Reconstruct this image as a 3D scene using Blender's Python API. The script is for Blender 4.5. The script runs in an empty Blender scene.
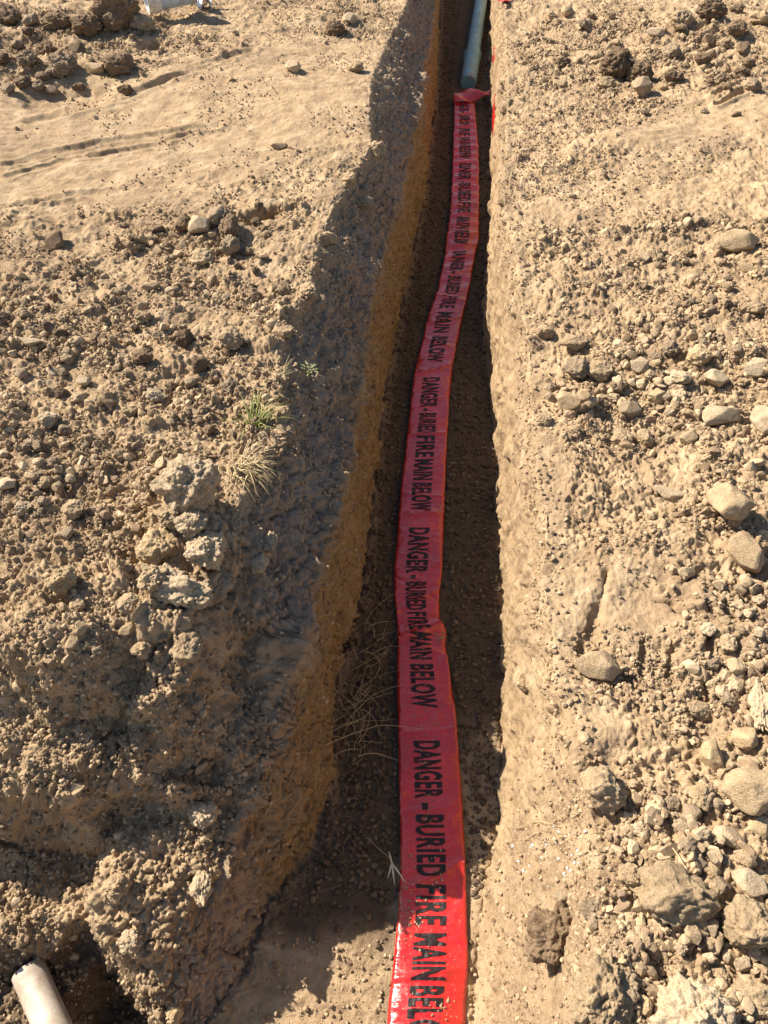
import bpy, bmesh, math, random
import numpy as np
from mathutils import Vector, Matrix, Euler

R = math.radians
random.seed(7)
rng = np.random.default_rng(11)
C = bpy.context.scene.collection
SC = bpy.context.scene

# ------------------------------------------------------------------ camera, sky, sun, exposure
H_CAM = 1.94
PITCH, YAW, FPX = R(46.7613), R(5.2649), 788.0
cam = bpy.data.cameras.new('camera'); cam_o = bpy.data.objects.new('camera', cam); C.objects.link(cam_o)
cam_o.location = (0, 0, H_CAM); cam_o.rotation_euler = (math.pi/2 - PITCH, 0, YAW)
cam.sensor_fit = 'VERTICAL'; cam.sensor_height = 36; cam.sensor_width = 27
cam.lens = FPX/1024*36; cam.clip_start = 0.02; cam.clip_end = 500
SC.camera = cam_o

SUN_EL = R(40.5); LX, LY = 0.93, -0.37            # light travels to the right and a little towards the camera
w = bpy.data.worlds.new('World'); SC.world = w; w.use_nodes = True
nt = w.node_tree; bg = nt.nodes['Background']
sky = nt.nodes.new('ShaderNodeTexSky'); sky.sky_type = 'NISHITA'; sky.sun_disc = False
sky.sun_elevation = SUN_EL; sky.sun_rotation = math.atan2(-LX, -LY) % (2*math.pi)
nt.links.new(sky.outputs[0], bg.inputs[0]); bg.inputs[1].default_value = 0.065
sun = bpy.data.lights.new('sun', 'SUN'); sun.energy = 5.0; sun.angle = R(0.5); sun.color = (1, .885, .735)
sun_o = bpy.data.objects.new('sun', sun); C.objects.link(sun_o)
ln = math.hypot(LX, LY)
d = Vector((LX/ln*math.cos(SUN_EL), LY/ln*math.cos(SUN_EL), -math.sin(SUN_EL)))
sun_o.rotation_euler = d.to_track_quat('-Z', 'Y').to_euler(); sun_o.location = (-3, 2, 3)
SC.view_settings.view_transform = 'Standard'; SC.view_settings.look = 'None'
SC.view_settings.exposure = 1.08; SC.view_settings.gamma = 1

# ------------------------------------------------------------------ measuring helpers
_cy, _sy = math.cos(YAW), math.sin(YAW)
_cp, _sp = math.cos(PITCH), math.sin(PITCH)
def gp(px, py, h=0.0):
    """where the photo's point stands on the level z = h"""
    x = (px-384)/FPX; y = -(py-512)/FPX
    a, b, c = x, _cp + y*_sp, -_sp + y*_cp
    dx, dy = _cy*a - _sy*b, _sy*a + _cy*b
    t = (h - H_CAM)/c
    return dx*t, dy*t
def project(P):
    X, Y, Z = P[..., 0], P[..., 1], P[..., 2]-H_CAM
    a = _cy*X + _sy*Y; b = -_sy*X + _cy*Y
    dep = b*_cp - Z*_sp; up = b*_sp + Z*_cp
    dep_s = np.where(dep > .05, dep, .05)
    return 384 + FPX*a/dep_s, 512 - FPX*up/dep_s, dep

# ------------------------------------------------------------------ noise (numpy)
def _hash(ix, iy, iz, seed):
    h = (ix.astype(np.uint32)*np.uint32(374761393) + iy.astype(np.uint32)*np.uint32(668265263)
         + iz.astype(np.uint32)*np.uint32(2246822519) + np.uint32((seed*3266489917) & 0xffffffff))
    h ^= h >> np.uint32(13); h *= np.uint32(1274126177); h ^= h >> np.uint32(16)
    h *= np.uint32(2654435761); h ^= h >> np.uint32(15)
    return h
def _grad(h, x, y, z):
    k = h & np.uint32(15)
    u = np.where(k < 8, x, y); v = np.where(k < 4, y, np.where((k == 12) | (k == 14), x, z))
    return np.where(k & np.uint32(1), -u, u) + np.where(k & np.uint32(2), -v, v)
def perlin(x, y, z, seed=0):
    x = np.asarray(x, np.float32)+1000; y = np.asarray(y, np.float32)+1000; z = np.asarray(z, np.float32)+1000
    ix, iy, iz = np.floor(x).astype(np.int64), np.floor(y).astype(np.int64), np.floor(z).astype(np.int64)
    fx, fy, fz = (x-ix).astype(np.float32), (y-iy).astype(np.float32), (z-iz).astype(np.float32)
    u, v, s = [t*t*t*(t*(t*6-15)+10) for t in (fx, fy, fz)]
    r = 0
    for dx in (0, 1):
        for dy in (0, 1):
            for dz in (0, 1):
                g = _grad(_hash(ix+dx, iy+dy, iz+dz, seed), fx-dx, fy-dy, fz-dz)
                r = r + g*(u if dx else 1-u)*(v if dy else 1-v)*(s if dz else 1-s)
    return r
def fbm(x, y, z, seed, octs, gain=.5):
    r = 0; a = 1; f = 1
    for k in range(octs):
        r = r + a*perlin(x*f, y*f, z*f, seed+k*17); a *= gain; f *= 2.03
    return r
def _h01(ix, iy, seed):
    return (_hash(ix, iy, np.zeros_like(ix), seed) & np.uint32(0xffff)).astype(np.float32)/65535
def clods(a, b, cell, density, seed, rmin=.22, rmax=.52):
    """lumps lying in a layer: height field of separate rounded clods in units of metres"""
    x = (a/cell + 500).astype(np.float32); y = (b/cell + 500).astype(np.float32)
    ix, iy = np.floor(x).astype(np.int64), np.floor(y).astype(np.int64)
    out = np.zeros_like(x)
    for dx in (-1, 0, 1):
        for dy in (-1, 0, 1):
            jx, jy = ix+dx, iy+dy
            cx = jx + .15 + .7*_h01(jx, jy, seed); cy = jy + .15 + .7*_h01(jx, jy, seed+1)
            r = rmin + (rmax-rmin)*_h01(jx, jy, seed+2)**2
            p = _h01(jx, jy, seed+3); th = 6.283*_h01(jx, jy, seed+4); e = 1 + .5*_h01(jx, jy, seed+5)
            qx, qy = x-cx, y-cy
            ux = (qx*np.cos(th)+qy*np.sin(th))*e; uy = -qx*np.sin(th)+qy*np.cos(th)
            tilt = 1 + .5*(ux+uy)
            q = 1 - (ux*ux+uy*uy)/(r*r)
            hgt = np.where((q > 0) & (p < density), np.minimum(np.sqrt(np.clip(q, 0, 1)), .50+.35*_h01(jx, jy, seed+6)+.45*(ux-uy)/r*_h01(jx, jy, seed+7))*r*tilt, 0)
            out = np.maximum(out, hgt)
    return out*cell
def sstep(e0, e1, x):
    t = np.clip((x-e0)/(e1-e0), 0, 1); return t*t*(3-2*t)

# ------------------------------------------------------------------ object helpers
def mesh_np(name, V, F, smooth=False):
    me = bpy.data.meshes.new(name)
    V = np.asarray(V, np.float32); F = np.asarray(F, np.int32)
    n, k = F.shape
    me.vertices.add(len(V)); me.vertices.foreach_set('co', V.ravel())
    me.loops.add(n*k); me.loops.foreach_set('vertex_index', F.ravel())
    me.polygons.add(n); me.polygons.foreach_set('loop_start', np.arange(0, n*k, k, dtype=np.int32))
    me.update(calc_edges=True)
    me.polygons.foreach_set('use_smooth', np.full(n, smooth, bool))
    me.update()
    return me
def link(name, me, mat=None, parent=None):
    o = bpy.data.objects.new(name, me); C.objects.link(o)
    if mat and not me.materials: me.materials.append(mat)
    if parent: o.parent = parent
    return o
def tag(o, label=None, cat=None, group=None, kind=None):
    if label: o['label'] = label
    if cat: o['category'] = cat
    if group: o['group'] = group
    if kind: o['kind'] = kind
    return o
def empty(name, loc=(0, 0, 0)):
    o = bpy.data.objects.new(name, None); C.objects.link(o); o.location = loc; o.empty_display_size = .05
    return o

# ------------------------------------------------------------------ materials
def new_mat(name, rough=.9, spec=.2):
    m = bpy.data.materials.new(name); m.use_nodes = True
    b = m.node_tree.nodes['Principled BSDF']
    b.inputs['Roughness'].default_value = rough
    b.inputs['Specular IOR Level'].default_value = spec
    return m, m.node_tree, b
def N(t, typ, **kw):
    n = t.nodes.new(typ)
    for k, v in kw.items(): setattr(n, k, v)
    return n
def noise(t, vec, scale, detail=6, rough=.6, dist=0):
    n = N(t, 'ShaderNodeTexNoise'); n.inputs['Scale'].default_value = scale
    n.inputs['Detail'].default_value = detail; n.inputs['Roughness'].default_value = rough
    n.inputs['Distortion'].default_value = dist
    if vec: t.links.new(vec, n.inputs['Vector'])
    return n.outputs['Fac']
def ramp(t, fac, stops):
    n = N(t, 'ShaderNodeValToRGB'); t.links.new(fac, n.inputs[0])
    cr = n.color_ramp
    while len(cr.elements) < len(stops): cr.elements.new(.5)
    for e, (p, c) in zip(cr.elements, stops):
        e.position = p; e.color = (*c, 1) if len(c) == 3 else c
    return n.outputs['Color']
def mix(t, fac, a, b, mode='MIX'):
    n = N(t, 'ShaderNodeMix', data_type='RGBA', blend_type=mode)
    for s, v in ((0, fac), (6, a), (7, b)):
        if hasattr(v, 'is_linked') or hasattr(v, 'links'): t.links.new(v, n.inputs[s])
        else: n.inputs[s].default_value = v if s == 0 else (*v, 1)
    return n.outputs[2]
def maprange(t, v, a, b, c=0, d=1):
    n = N(t, 'ShaderNodeMapRange'); t.links.new(v, n.inputs[0])
    for i, k in enumerate((a, b, c, d)): n.inputs[i+1].default_value = k
    return n.outputs[0]
def bump(t, bsdf, pairs):
    """pairs: (height socket, distance in metres, strength)"""
    prev = None
    for h, dist, st in pairs:
        n = N(t, 'ShaderNodeBump'); n.inputs['Strength'].default_value = st; n.inputs['Distance'].default_value = dist
        t.links.new(h, n.inputs['Height'])
        if prev: t.links.new(prev, n.inputs['Normal'])
        prev = n.outputs[0]
    t.links.new(prev, bsdf.inputs['Normal'])

def soil_material():
    m, t, b = new_mat('soil', .95, .12)
    g = N(t, 'ShaderNodeNewGeometry'); P = g.outputs['Position']
    big = noise(t, P, 2.2, 5, .6, .4); mid = noise(t, P, 14, 6, .65); fin = noise(t, P, 95, 5, .7); gr = noise(t, P, 420, 3, .6)
    sandy = ramp(t, mid, [(.28, (.265, .185, .108)), (.5, (.415, .302, .184)), (.72, (.53, .412, .268))])
    damp = ramp(t, fin, [(.3, (.205, .143, .089)), (.7, (.385, .279, .177))])
    att = N(t, 'ShaderNodeAttribute', attribute_name='loam').outputs['Fac']
    mfac = N(t, 'ShaderNodeMath', operation='MULTIPLY_ADD'); t.links.new(att, mfac.inputs[0]); mfac.inputs[1].default_value = .7
    off = maprange(t, noise(t, P, 3.1, 7, .68, .8), .42, .60, -.20, .58); t.links.new(off, mfac.inputs[2]); mfac.use_clamp = True
    col = mix(t, mfac.outputs[0], sandy, damp)
    speck = maprange(t, fin, .62, .78); col = mix(t, speck, col, (.50, .37, .235))
    dark = maprange(t, gr, .30, .42, .55, 0); col = mix(t, dark, col, (.17, .11, .066))
    # clay band of the cut trench wall
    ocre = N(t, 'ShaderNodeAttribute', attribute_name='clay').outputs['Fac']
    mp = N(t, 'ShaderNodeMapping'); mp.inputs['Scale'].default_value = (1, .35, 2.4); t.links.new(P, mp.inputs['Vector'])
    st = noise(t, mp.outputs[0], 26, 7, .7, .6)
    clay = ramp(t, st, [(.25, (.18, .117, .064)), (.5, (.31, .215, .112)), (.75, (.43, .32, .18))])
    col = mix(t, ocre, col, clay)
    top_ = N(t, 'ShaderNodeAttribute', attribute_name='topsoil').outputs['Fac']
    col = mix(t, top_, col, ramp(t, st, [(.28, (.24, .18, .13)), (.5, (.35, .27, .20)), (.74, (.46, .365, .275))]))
    shade_damp = N(t, 'ShaderNodeAttribute', attribute_name='shade_damp').outputs['Fac']
    col = mix(t, shade_damp, col, mix(t, fin, (.085, .061, .042), (.155, .113, .077)))  # painted shade of the trench floor, plus damp soil of wall and hole
    t.links.new(col, b.inputs['Base Color'])
    bump(t, b, [(mid, .012, .5), (fin, .006, .8), (gr, .0022, .9)])
    return m
SOIL = soil_material()

def rock_material(name, cols, rough=.92):
    m, t, b = new_mat(name, rough, .15)
    tc = N(t, 'ShaderNodeTexCoord').outputs['Object']
    oi = N(t, 'ShaderNodeObjectInfo').outputs['Random']
    g = N(t, 'ShaderNodeNewGeometry'); P = g.outputs['Position']
    n1 = noise(t, P, 45, 6, .65, .3); n2 = noise(t, P, 260, 4, .65); n3 = noise(t, P, 900, 2, .6)
    c = ramp(t, n1, [(.28, cols[0]), (.5, cols[1]), (.72, cols[2])])
    c = mix(t, maprange(t, n2, .5, .72, 0, .6), c, tuple(min(.6, v*1.25) for v in cols[2]))
    c = mix(t, maprange(t, n2, .42, .3, 0, .5), c, tuple(v*.7 for v in cols[0]))
    hs = N(t, 'ShaderNodeHueSaturation'); t.links.new(c, hs.inputs['Color'])
    t.links.new(maprange(t, oi, 0, 1, .88, 1.15), hs.inputs['Value']); 
    t.links.new(hs.outputs[0], b.inputs['Base Color'])
    bump(t, b, [(n1, .012, .7), (n2, .0045, 1.0), (n3, .0012, .8)])
    return m
ROCK = {
 'tan':   rock_material('tan_clod_soil', [(.34, .24, .145), (.44, .325, .20), (.52, .395, .25)]),
 'brown': rock_material('brown_clod_soil', [(.13, .09, .057), (.20, .14, .088), (.29, .205, .13)]),
 'cream': rock_material('cream_stone', [(.41, .30, .19), (.53, .405, .265), (.62, .49, .335)]),
 'grey':  rock_material('grey_clod_soil', [(.22, .162, .105), (.31, .235, .158), (.40, .31, .205)]),
 'yellow': rock_material('yellow_clay', [(.44, .30, .165), (.56, .405, .235), (.64, .48, .30)]),
}

# ------------------------------------------------------------------ the ground sheet
RIM_L = [gp(x, y, .62) for x, y in [(405,5),(388,35),(372,78),(370,120),(372,150),(354,175),(335,205),(318,245),(308,300),(282,330),(277,400),(283,440),(250,475),(235,500),(240,560),(248,600),(245,650),(238,700)]]
RIM_L = [(-.40, 60), (-.40, 7)] + RIM_L + [(-.375, .66), (-.41, .56), (-.43, .46), (-.455, .36), (-.48, .28), (-.48, -60)]
FOOT_L = [(-.24, 60)] + [gp(x, y, 0) for x, y in [(440,0),(436,87),(423,200),(408,273),(384,389),(371,509),(359,602),(336,679),(328,765),(326,801),(316,851)]] + [(-.29, .6), (-.325, .541), (-.34, .42), (-.40, .33), (-.44, .2), (-.44, -60)]
WALL_R = [(.2, 60)] + [gp(x, y, .15) for x, y in [(493,10),(495,100),(495,200),(489,300),(490,320),(496,345),(505,450),(512,600),(516,650),(510,680),(514,740)]] + [(.225, .8), (.19, .65), (.165, .45), (.16, .2), (.16, -60)]
def interp_y(pts, Y):
    p = sorted((b, a) for a, b in pts); return np.interp(Y, [q[0] for q in p], [q[1] for q in p])

# rows (along the trench) and columns (across it)
rows = [.16]
while rows[-1] < 7.2: rows.append(rows[-1] + .0019 + .0018*rows[-1])
while rows[-1] < 60: rows.append(rows[-1] + .02 + .12*(rows[-1]-7.0))
back = [.16]
while back[-1] > -30: back.append(back[-1] - .004 - .09*(.16-back[-1]))
Yr = np.array(back[::-1][:-1] + rows, np.float32)
def geo(start, step, dense_to, lim, g1, g2):
    v = [start]
    while v[-1] < dense_to: v.append(v[-1] + step*(1+g1*v[-1]))
    while v[-1] < lim: v.append(v[-1] + step + g2*(v[-1]-dense_to) + .004)
    return np.array(v[1:], np.float32)
dL = geo(0, .0022, 2.7, 40, .9, .11)       # distance left of the left rim
dR = geo(0, .0022, 1.9, 40, .9, .11)
nWL, nF, nWR = 270, 150, 220
nY = len(Yr)
xr, xf, xw = interp_y(RIM_L, Yr), interp_y(FOOT_L, Yr), interp_y(WALL_R, Yr)
def seg_dist(X, Y, pts):
    best = None
    for (ax, ay), (bx, by) in zip(pts, pts[1:]):
        vx, vy = bx-ax, by-ay; t = np.clip(((X-ax)*vx+(Y-ay)*vy)/(vx*vx+vy*vy+1e-9), 0, 1)
        dd = np.hypot(X-ax-t*vx, Y-ay-t*vy); best = dd if best is None else np.minimum(best, dd)
    return best
def ell(X, Y, px, py, z, rx, ry, ang=0, wob=None):
    cx, cy = gp(px, py, z); c, s = math.cos(ang), math.sin(ang)
    u = ((X-cx)*c + (Y-cy)*s)/rx; v = (-(X-cx)*s + (Y-cy)*c)/ry
    return np.sqrt(u*u+v*v)

def H_left(X, Y):
    wob = .05*fbm(X*5, Y*5, X*0, 301, 3)
    far = .62 + .05*perlin(X*.9, Y*.9, X*0, 5) + .03*sstep(-.5, -2.5, X)
    # towards the camera the bank comes down in two broken steps to the nose, whose tip reaches the trench floor
    yw = Y + wob*.5
    rimside = np.interp(yw, [-2, .27, .34, .42, .50, .60, .69, .80, .94, 1.06, 1.18], [.0, .0, .07, .13, .18, .23, .27, .31, .38, .50, .61])
    stepped = np.interp(yw, [-2, .30, .40, .50, .585, .64, .725, .80, .95, 1.1], [.10, .10, .11, .12, .14, .38, .44, .58, .61, .62])
    midside = np.interp(yw, [-2, .27, .33, .40, .48, .63, .67, .73, .82, .92, 1.2], [.0, .0, .09, .18, .24, .27, .37, .42, .50, .58, .62])
    wl = sstep(-.60, -.68, X + wob*.6); wr = sstep(-.50, -.40, X + wob*.4)
    nose = stepped*wl + (1-wl)*(midside*(1-wr) + rimside*wr)
    z = np.where(Y < 1.25, np.minimum(far, nose), far)
    # shaded dips across the bank
    for px, py, zz, rx, ry, ang, dep in [(95,700,.55,.05,.04,.5,-.05),(110,822,.22,.05,.04,-.3,-.05),
                                          (175,722,.55,.09,.03,.3,-.05),(262,215,.62,.10,.05,.6,-.06),(60,90,.65,.25,.2,0,-.05),(150,40,.65,.10,.10,0,-.05),(15,45,.65,.3,.2,0,-.06)]:
        e = ell(X, Y, px, py, zz, rx, ry, ang) + wob*2.5
        z = z + dep*sstep(1.15, .45, e)
    for px, py, zz, rx, ry, ang, dep in [(190,520,.6,.09,.13,.2,.05),(30,640,.6,.16,.08,0,.04),(195,815,.28,.05,.04,.4,.02),(120,24,.65,.30,.20,.2,.03),
                                          (60,60,.65,.5,.3,.2,.04),(350,20,.62,.12,.25,0,.02),(205,235,.62,.16,.12,0,.03),(150,690,.55,.07,.05,0,.05),(215,700,.55,.06,.10,0,.04)]:
        e = ell(X, Y, px, py, zz, rx, ry, ang) + wob*2
        z = z + dep*sstep(1.1, .2, e)
    # the hole beside the nose where the white pipe comes out
    poly = [(-.675, .475), (-.64, .43), (-.505, .325), (-.445, .275), (-.44, -.3), (-1.3, -.3), (-1.2, .30), (-.80, .415)]
    ins = np.zeros(X.shape, bool)
    for (ax, ay), (bx, by) in zip(poly, poly[1:]+poly[:1]):
        ins ^= ((ay > Y) != (by > Y)) & (X < (bx-ax)*(Y-ay)/(by-ay+1e-9)+ax)
    dd = seg_dist(X, Y, poly+poly[:1])*np.where(ins, 1, -1) + wob*.25
    m = sstep(-.004, .04, dd)
    z = z*(1-m) + m*(-.17 + .17*sstep(-.66, -.72, X + .45*(.35-Y)) + 2*wob*.2)
    return z
def H_right(X, Y):
    z = .60 + .06*(X-.25) + .035*perlin(X*1.1, Y*1.1, X*0, 9)
    wob = .05*fbm(X*6, Y*6, X*0, 305, 3)
    for px, py, zz, rx, ry, ang, dep in [(640,600,.6,.10,.09,.2,-.018),(690,40,.62,.35,.3,.3,.05),(610,150,.62,.4,.2,.5,.03),(600,990,.6,.09,.10,.3,.045),(725,470,.6,.2,.1,0,.02),
                                          (745,560,.6,.05,.06,.6,.03),(555,960,.6,.06,.03,0,-.02),(700,640,.6,.1,.05,0,.015),(590,740,.6,.10,.05,.5,.018),(720,100,.62,.3,.3,0,.02)]:
        e = ell(X, Y, px, py, zz, rx, ry, ang) + wob*2
        z = z + dep*sstep(1.1, .2, e)
    for pts, wd, dep in [([(608,570),(596,620),(586,645)], .010, .022), ([(590,650),(612,662),(640,682)], .008, .02), ([(644,640),(643,670)], .006, .014),
                         ([(708,640),(706,680),(704,700)], .007, .018), ([(672,648),(670,676)], .005, .01), ([(700,575),(680,588)], .008, .012),
                         ([(632,583),(644,588)], .010, .018), ([(658,600),(672,604)], .009, .02), ([(676,612),(686,618)], .009, .02), ([(694,606),(706,612)], .008, .018), ([(722,624),(736,628)], .009, .02),
                         ([(545,668),(552,690)], .006, .02), ([(512,690),(530,720)], .006, .012)]:
        q = [gp(a, b, .61) for a, b in pts]
        dd = seg_dist(X, Y, q) + .15*wob
        z = z - dep*sstep(wd*1.3, wd*.2, dd)
    return z

def build_sheet():
    cols = []
    Y = np.repeat(Yr[:, None], 1, 1)
    XL = xr[:, None] - dL[None, ::-1]
    ZL = H_left(XL, Yr[:, None] + 0*XL)
    # left wall from rim to foot: topsoil slope above, clean cut below
    zrim = ZL[:, -1:] ; t = np.linspace(0, 1, nWL)[None, :]
    zw = zrim*(1-t)
    cutz = np.clip(.42 + .05*perlin(Yr*2.5, Yr*0, Yr*0, 21)[:, None], 0, .6)
    frac = np.clip((zw-cutz)/np.maximum(zrim-cutz, .02), 0, 1)*(zrim > cutz)
    xcut = xf[:, None] - .035*np.clip(zw/.36, 0, 1)
    XW = xcut + (xr[:, None] - (xf[:, None]-.035))*frac**.8
    lowm = sstep(.45, .25, zrim)          # where the bank is low it is simply a slope
    XW = XW*(1-lowm) + lowm*(xr[:, None]*(1-t) + xf[:, None]*t)
    tf = np.linspace(0, 1, nF+2)[None, 1:-1]
    XF = xf[:, None]*(1-tf) + (xw[:, None]-.01)*tf
    ZF = 0*XF + .015*(np.abs(tf-.5)*2)**4 + .012*perlin(XF*3, Yr[:, None]*3+0*XF, XF*0, 33)
    XR0 = xw + np.interp(Yr, [.2, .55, .85, 1.1], [.15, .13, .03, .012])
    XRt = XR0[:, None] + dR[None, :]
    ZRt = H_right(XRt, Yr[:, None] + 0*XRt)
    tr = np.linspace(0, 1, nWR)[None, :]
    ZWR = ZRt[:, :1]*(tr) ; steep = np.interp(Yr, [.2, .6, .9, 1.1], [1.0, 1.0, 1.4, 1.8])[:, None]
    XWR = (xw[:, None]-.01)*(1-tr**steep) + (XR0[:, None])*tr**steep
    X = np.concatenate([XL, XW, XF, XWR, XRt], 1); Z = np.concatenate([ZL, zw, ZF, ZWR, ZRt], 1)
    seg = [XL.shape[1], nWL, nF, nWR, XRt.shape[1]]
    nX = X.shape[1]
    for it in range(12):                   # round the rims and the foot
        a, b = seg[0]-60, nX-seg[4]+60
        X[:, a+1:b-1] = .5*X[:, a+1:b-1] + .25*(X[:, a:b-2]+X[:, a+2:b]); Z[:, a+1:b-1] = .5*Z[:, a+1:b-1] + .25*(Z[:, a:b-2]+Z[:, a+2:b])
    YY = np.repeat(Yr[:, None], nX, 1)
    # unrolled coordinate across the sheet, measured from the left rim of each row's mean profile
    du = np.hypot(np.diff(X, axis=1), np.diff(Z, axis=1)).mean(0)
    U = np.concatenate([[0], np.cumsum(du)]); U = (U - U[seg[0]])[None, :] + 0*X
    # region weights
    c0 = np.cumsum([0]+seg)
    k = np.arange(nX)
    wallL = sstep(c0[1]-15, c0[1]+40, k)*sstep(c0[2]+10, c0[2]-20, k)
    floor = sstep(c0[2]-10, c0[2]+20, k)*sstep(c0[3]+8, c0[3]-8, k)
    wallR = sstep(c0[3]-5, c0[3]+10, k)*sstep(c0[4]+40, c0[4]-10, k)
    left = (k < c0[1]+20)*1.; right = (k > c0[4]-20)*1.
    wallL, floor, wallR, left, right = [np.repeat(v[None, :].astype(np.float32), nY, 0) for v in (wallL, floor, wallR, left, right)]
    flat = (1-wallL)*(1-floor)*(1-wallR)
    # spacing of the grid, to fade detail it cannot carry
    sp = np.maximum(np.gradient(Yr)[:, None] + 0*X, np.gradient(X, axis=1)**2 + 0) ; sp = np.maximum(np.gradient(Yr)[:, None]+0*X, np.hypot(np.gradient(X, axis=1), np.gradient(Z, axis=1)))
    def fade(wl): return sstep(.55, .22, sp/wl)
    # zones
    def zone(px, py, z, rx, ry, ang=0, soft=.35):
        return sstep(1+soft, 1-soft, ell(X, YY, px, py, z, rx, ry, ang) + .35*fz)
    fz = fbm(X*4, YY*4, Z*4, 77, 3)
    smoothL = np.maximum.reduce([zone(170, 120, .62, 1.1, .75, .35), zone(60, 165, .62, .8, .45, .2), zone(320, 60, .62, .6, .5, .9)*.8])
    cloddyL = np.maximum.reduce([zone(60, 50, .65, .9, .6), zone(200, 235, .62, .3, .35), zone(110, 340, .62, .7, .45), zone(30, 440, .62, .5, .35), zone(250, 385, .62, .3, .3), zone(350, 20, .62, .25, .35)])
    smoothR = np.maximum.reduce([zone(540, 560, .6, .08, 1.0, 0), zone(530, 900, .6, .09, .5), zone(640, 600, .6, .16, .14), zone(700, 130, .62, .4, .22, .7), zone(620, 190, .62, .4, .2, .6)*.7, zone(560, 730, .6, .13, .1)])
    cloddyR = np.maximum.reduce([zone(660, 380, .6, .7, .35), zone(740, 620, .6, .2, .3), zone(640, 60, .62, .7, .6), zone(690, 900, .6, .3, .2), zone(710, 270, .6, .5, .25), zone(740, 740, .6, .15, .25)])
    patch = sstep(-.02, .28, fbm(X*6.5, YY*6.5, Z*0, 207, 4, .6)); nose_ = left*sstep(.72, .64, YY + .1*fz)*sstep(-.78, -.70, X)
    cl = left*cloddyL*(1-.85*smoothL) + right*cloddyR*(1-.8*smoothR)
    sm = left*smoothL + right*smoothR
    nearL = left*sstep(1.6, 1.0, YY)
    # ---- displacement along the normal
    D = np.zeros_like(X)
    D += (.020*flat*(1-.6*sm) + .018*wallL + .018*wallR + .004*floor)*fbm(X*5, YY*5, Z*5, 41, 4)*fade(.2)
    D += (.011*flat*(1-.65*sm) + .006*nearL + .013*wallL + .008*wallR + .003*floor)*fbm(X*19, YY*19, Z*19, 43, 3)*fade(.05)
    rg = 1-np.abs(fbm(X*9, YY*9, Z*9, 61, 4)); D -= (.010*wallL+.006*nearL)*np.clip(rg-.9, 0, .1)/.1*fade(.08)
    D += (.0050*flat*(1-.5*sm) + .005*wallL + .003*wallR + .0022*floor)*fbm(X*70, YY*70, Z*70, 45, 3, .65)*fade(.014)
    bil = np.abs(fbm(X*26, YY*26, Z*26, 46, 3, .6)); D += (.016*left*flat*(1-.75*sm)*(.4+.6*patch) + .014*right*flat*(1-.75*sm) + .010*wallL)*(bil-.25)*fade(.03)
    bil = np.abs(fbm(X*62, YY*62, Z*62, 48, 2, .6)); D += (.012*flat*(1-.7*sm))*(bil-.25)*fade(.016)
    # vertical bucket scrapes on the cut wall
    D += wallL*.008*perlin(YY*16+Z*4, Z*2.5, X*0, 51)*fade(.06)*sstep(.5, .3, Z)
    D += wallR*.006*perlin(YY*14, Z*2.5, X*0, 52)*fade(.06)
    gz = np.abs(np.gradient(Z, axis=0)/(np.gradient(YY, axis=0)+1e-6)) + np.abs(np.gradient(Z, axis=1)/(np.gradient(X, axis=1)+1e-6))
    steepL = sstep(1.0, 2.2, gz)*left
    wx = .25*perlin(X*30, YY*30, Z*30, 91); wy = .25*perlin(X*30, YY*30, Z*30+9, 92)
    dens = np.clip(.10 + .62*cl - .12*sm + .10*nearL, 0, .9)*(flat > .3)*(.10+.90*patch)*(1-.75*nose_)*(1-.25*left) + .14*wallL + .10*wallR + .05*floor
    D += clods(U+wx*.06, YY+wy*.06, .13, np.clip(.75*nearL + .35*wallL + .15*right*flat, 0, 1)*(sm < .4), 400, .28, .60)*(.30*nearL+.20*wallL+.20*right)*fade(.08)
    for cell, k_, s in ((.12, .45, 0), (.085, .55, 1), (.048, .8, 2), (.026, 1.0, 3), (.014, 1.0, 4), (.008, 1.1, 5)):
        dn = dens*(1-.8*steepL)*(.30 if cell > .1 else .40 if cell > .05 else .55 if cell > .04 else .85 if cell > .02 else 1.2)
        D += clods(U+wx*cell*1.2, YY+wy*cell*1.2, cell, np.clip(dn, 0, .95), 100+s*10)*k_*fade(cell*.7)
    ck = fbm(X*5.5, YY*5.5+.3*fz, Z*5.5, 93, 3, .6); ck2 = fbm(YY*9, Z*2.2, X*4, 94, 3, .55)
    ckm = (wallL + .8*nearL*flat + .3*wallR)*sstep(-.1, .2, perlin(X*3, YY*3, Z*3, 95))
    D -= ckm*.016*sstep(.035, .0, np.abs(ck))*fade(.04) + wallL*.014*sstep(.03, 0, np.abs(ck2))*fade(.04)
    D += wallL*.010*np.abs(fbm(X*22, YY*22, Z*14, 96, 3, .6))*fade(.03)
    # scraped tracks over the smooth ground at the upper left, and drag marks upper right
    ang = R(24); tr_ = (-(X)*math.sin(ang) + YY*math.cos(ang))
    al_ = (X*math.cos(ang) + YY*math.sin(ang))
    tm = sstep(-.1, .35, perlin(X*2.3, YY*2.3, X*0, 75)+.1)
    D += left*smoothL*(.007*perlin(tr_*7+.6*fz, al_*1.1, X*0, 71) + .005*tm*perlin(tr_*26+fz, al_*2.2, X*0, 72))*fade(.05)
    def track(pts, wd, dep, side):
        q = [gp(a, b, .64) for a, b in pts]; dd = seg_dist(X, YY, q) + .012*fz
        return side*dep*(.55+.9*np.clip(fz+.35, 0, 1))*(sstep(wd*1.2, wd*.3, dd) - .7*sstep(wd*2.6, wd*1.4, dd)*sstep(wd*.9, wd*1.5, dd))
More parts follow.
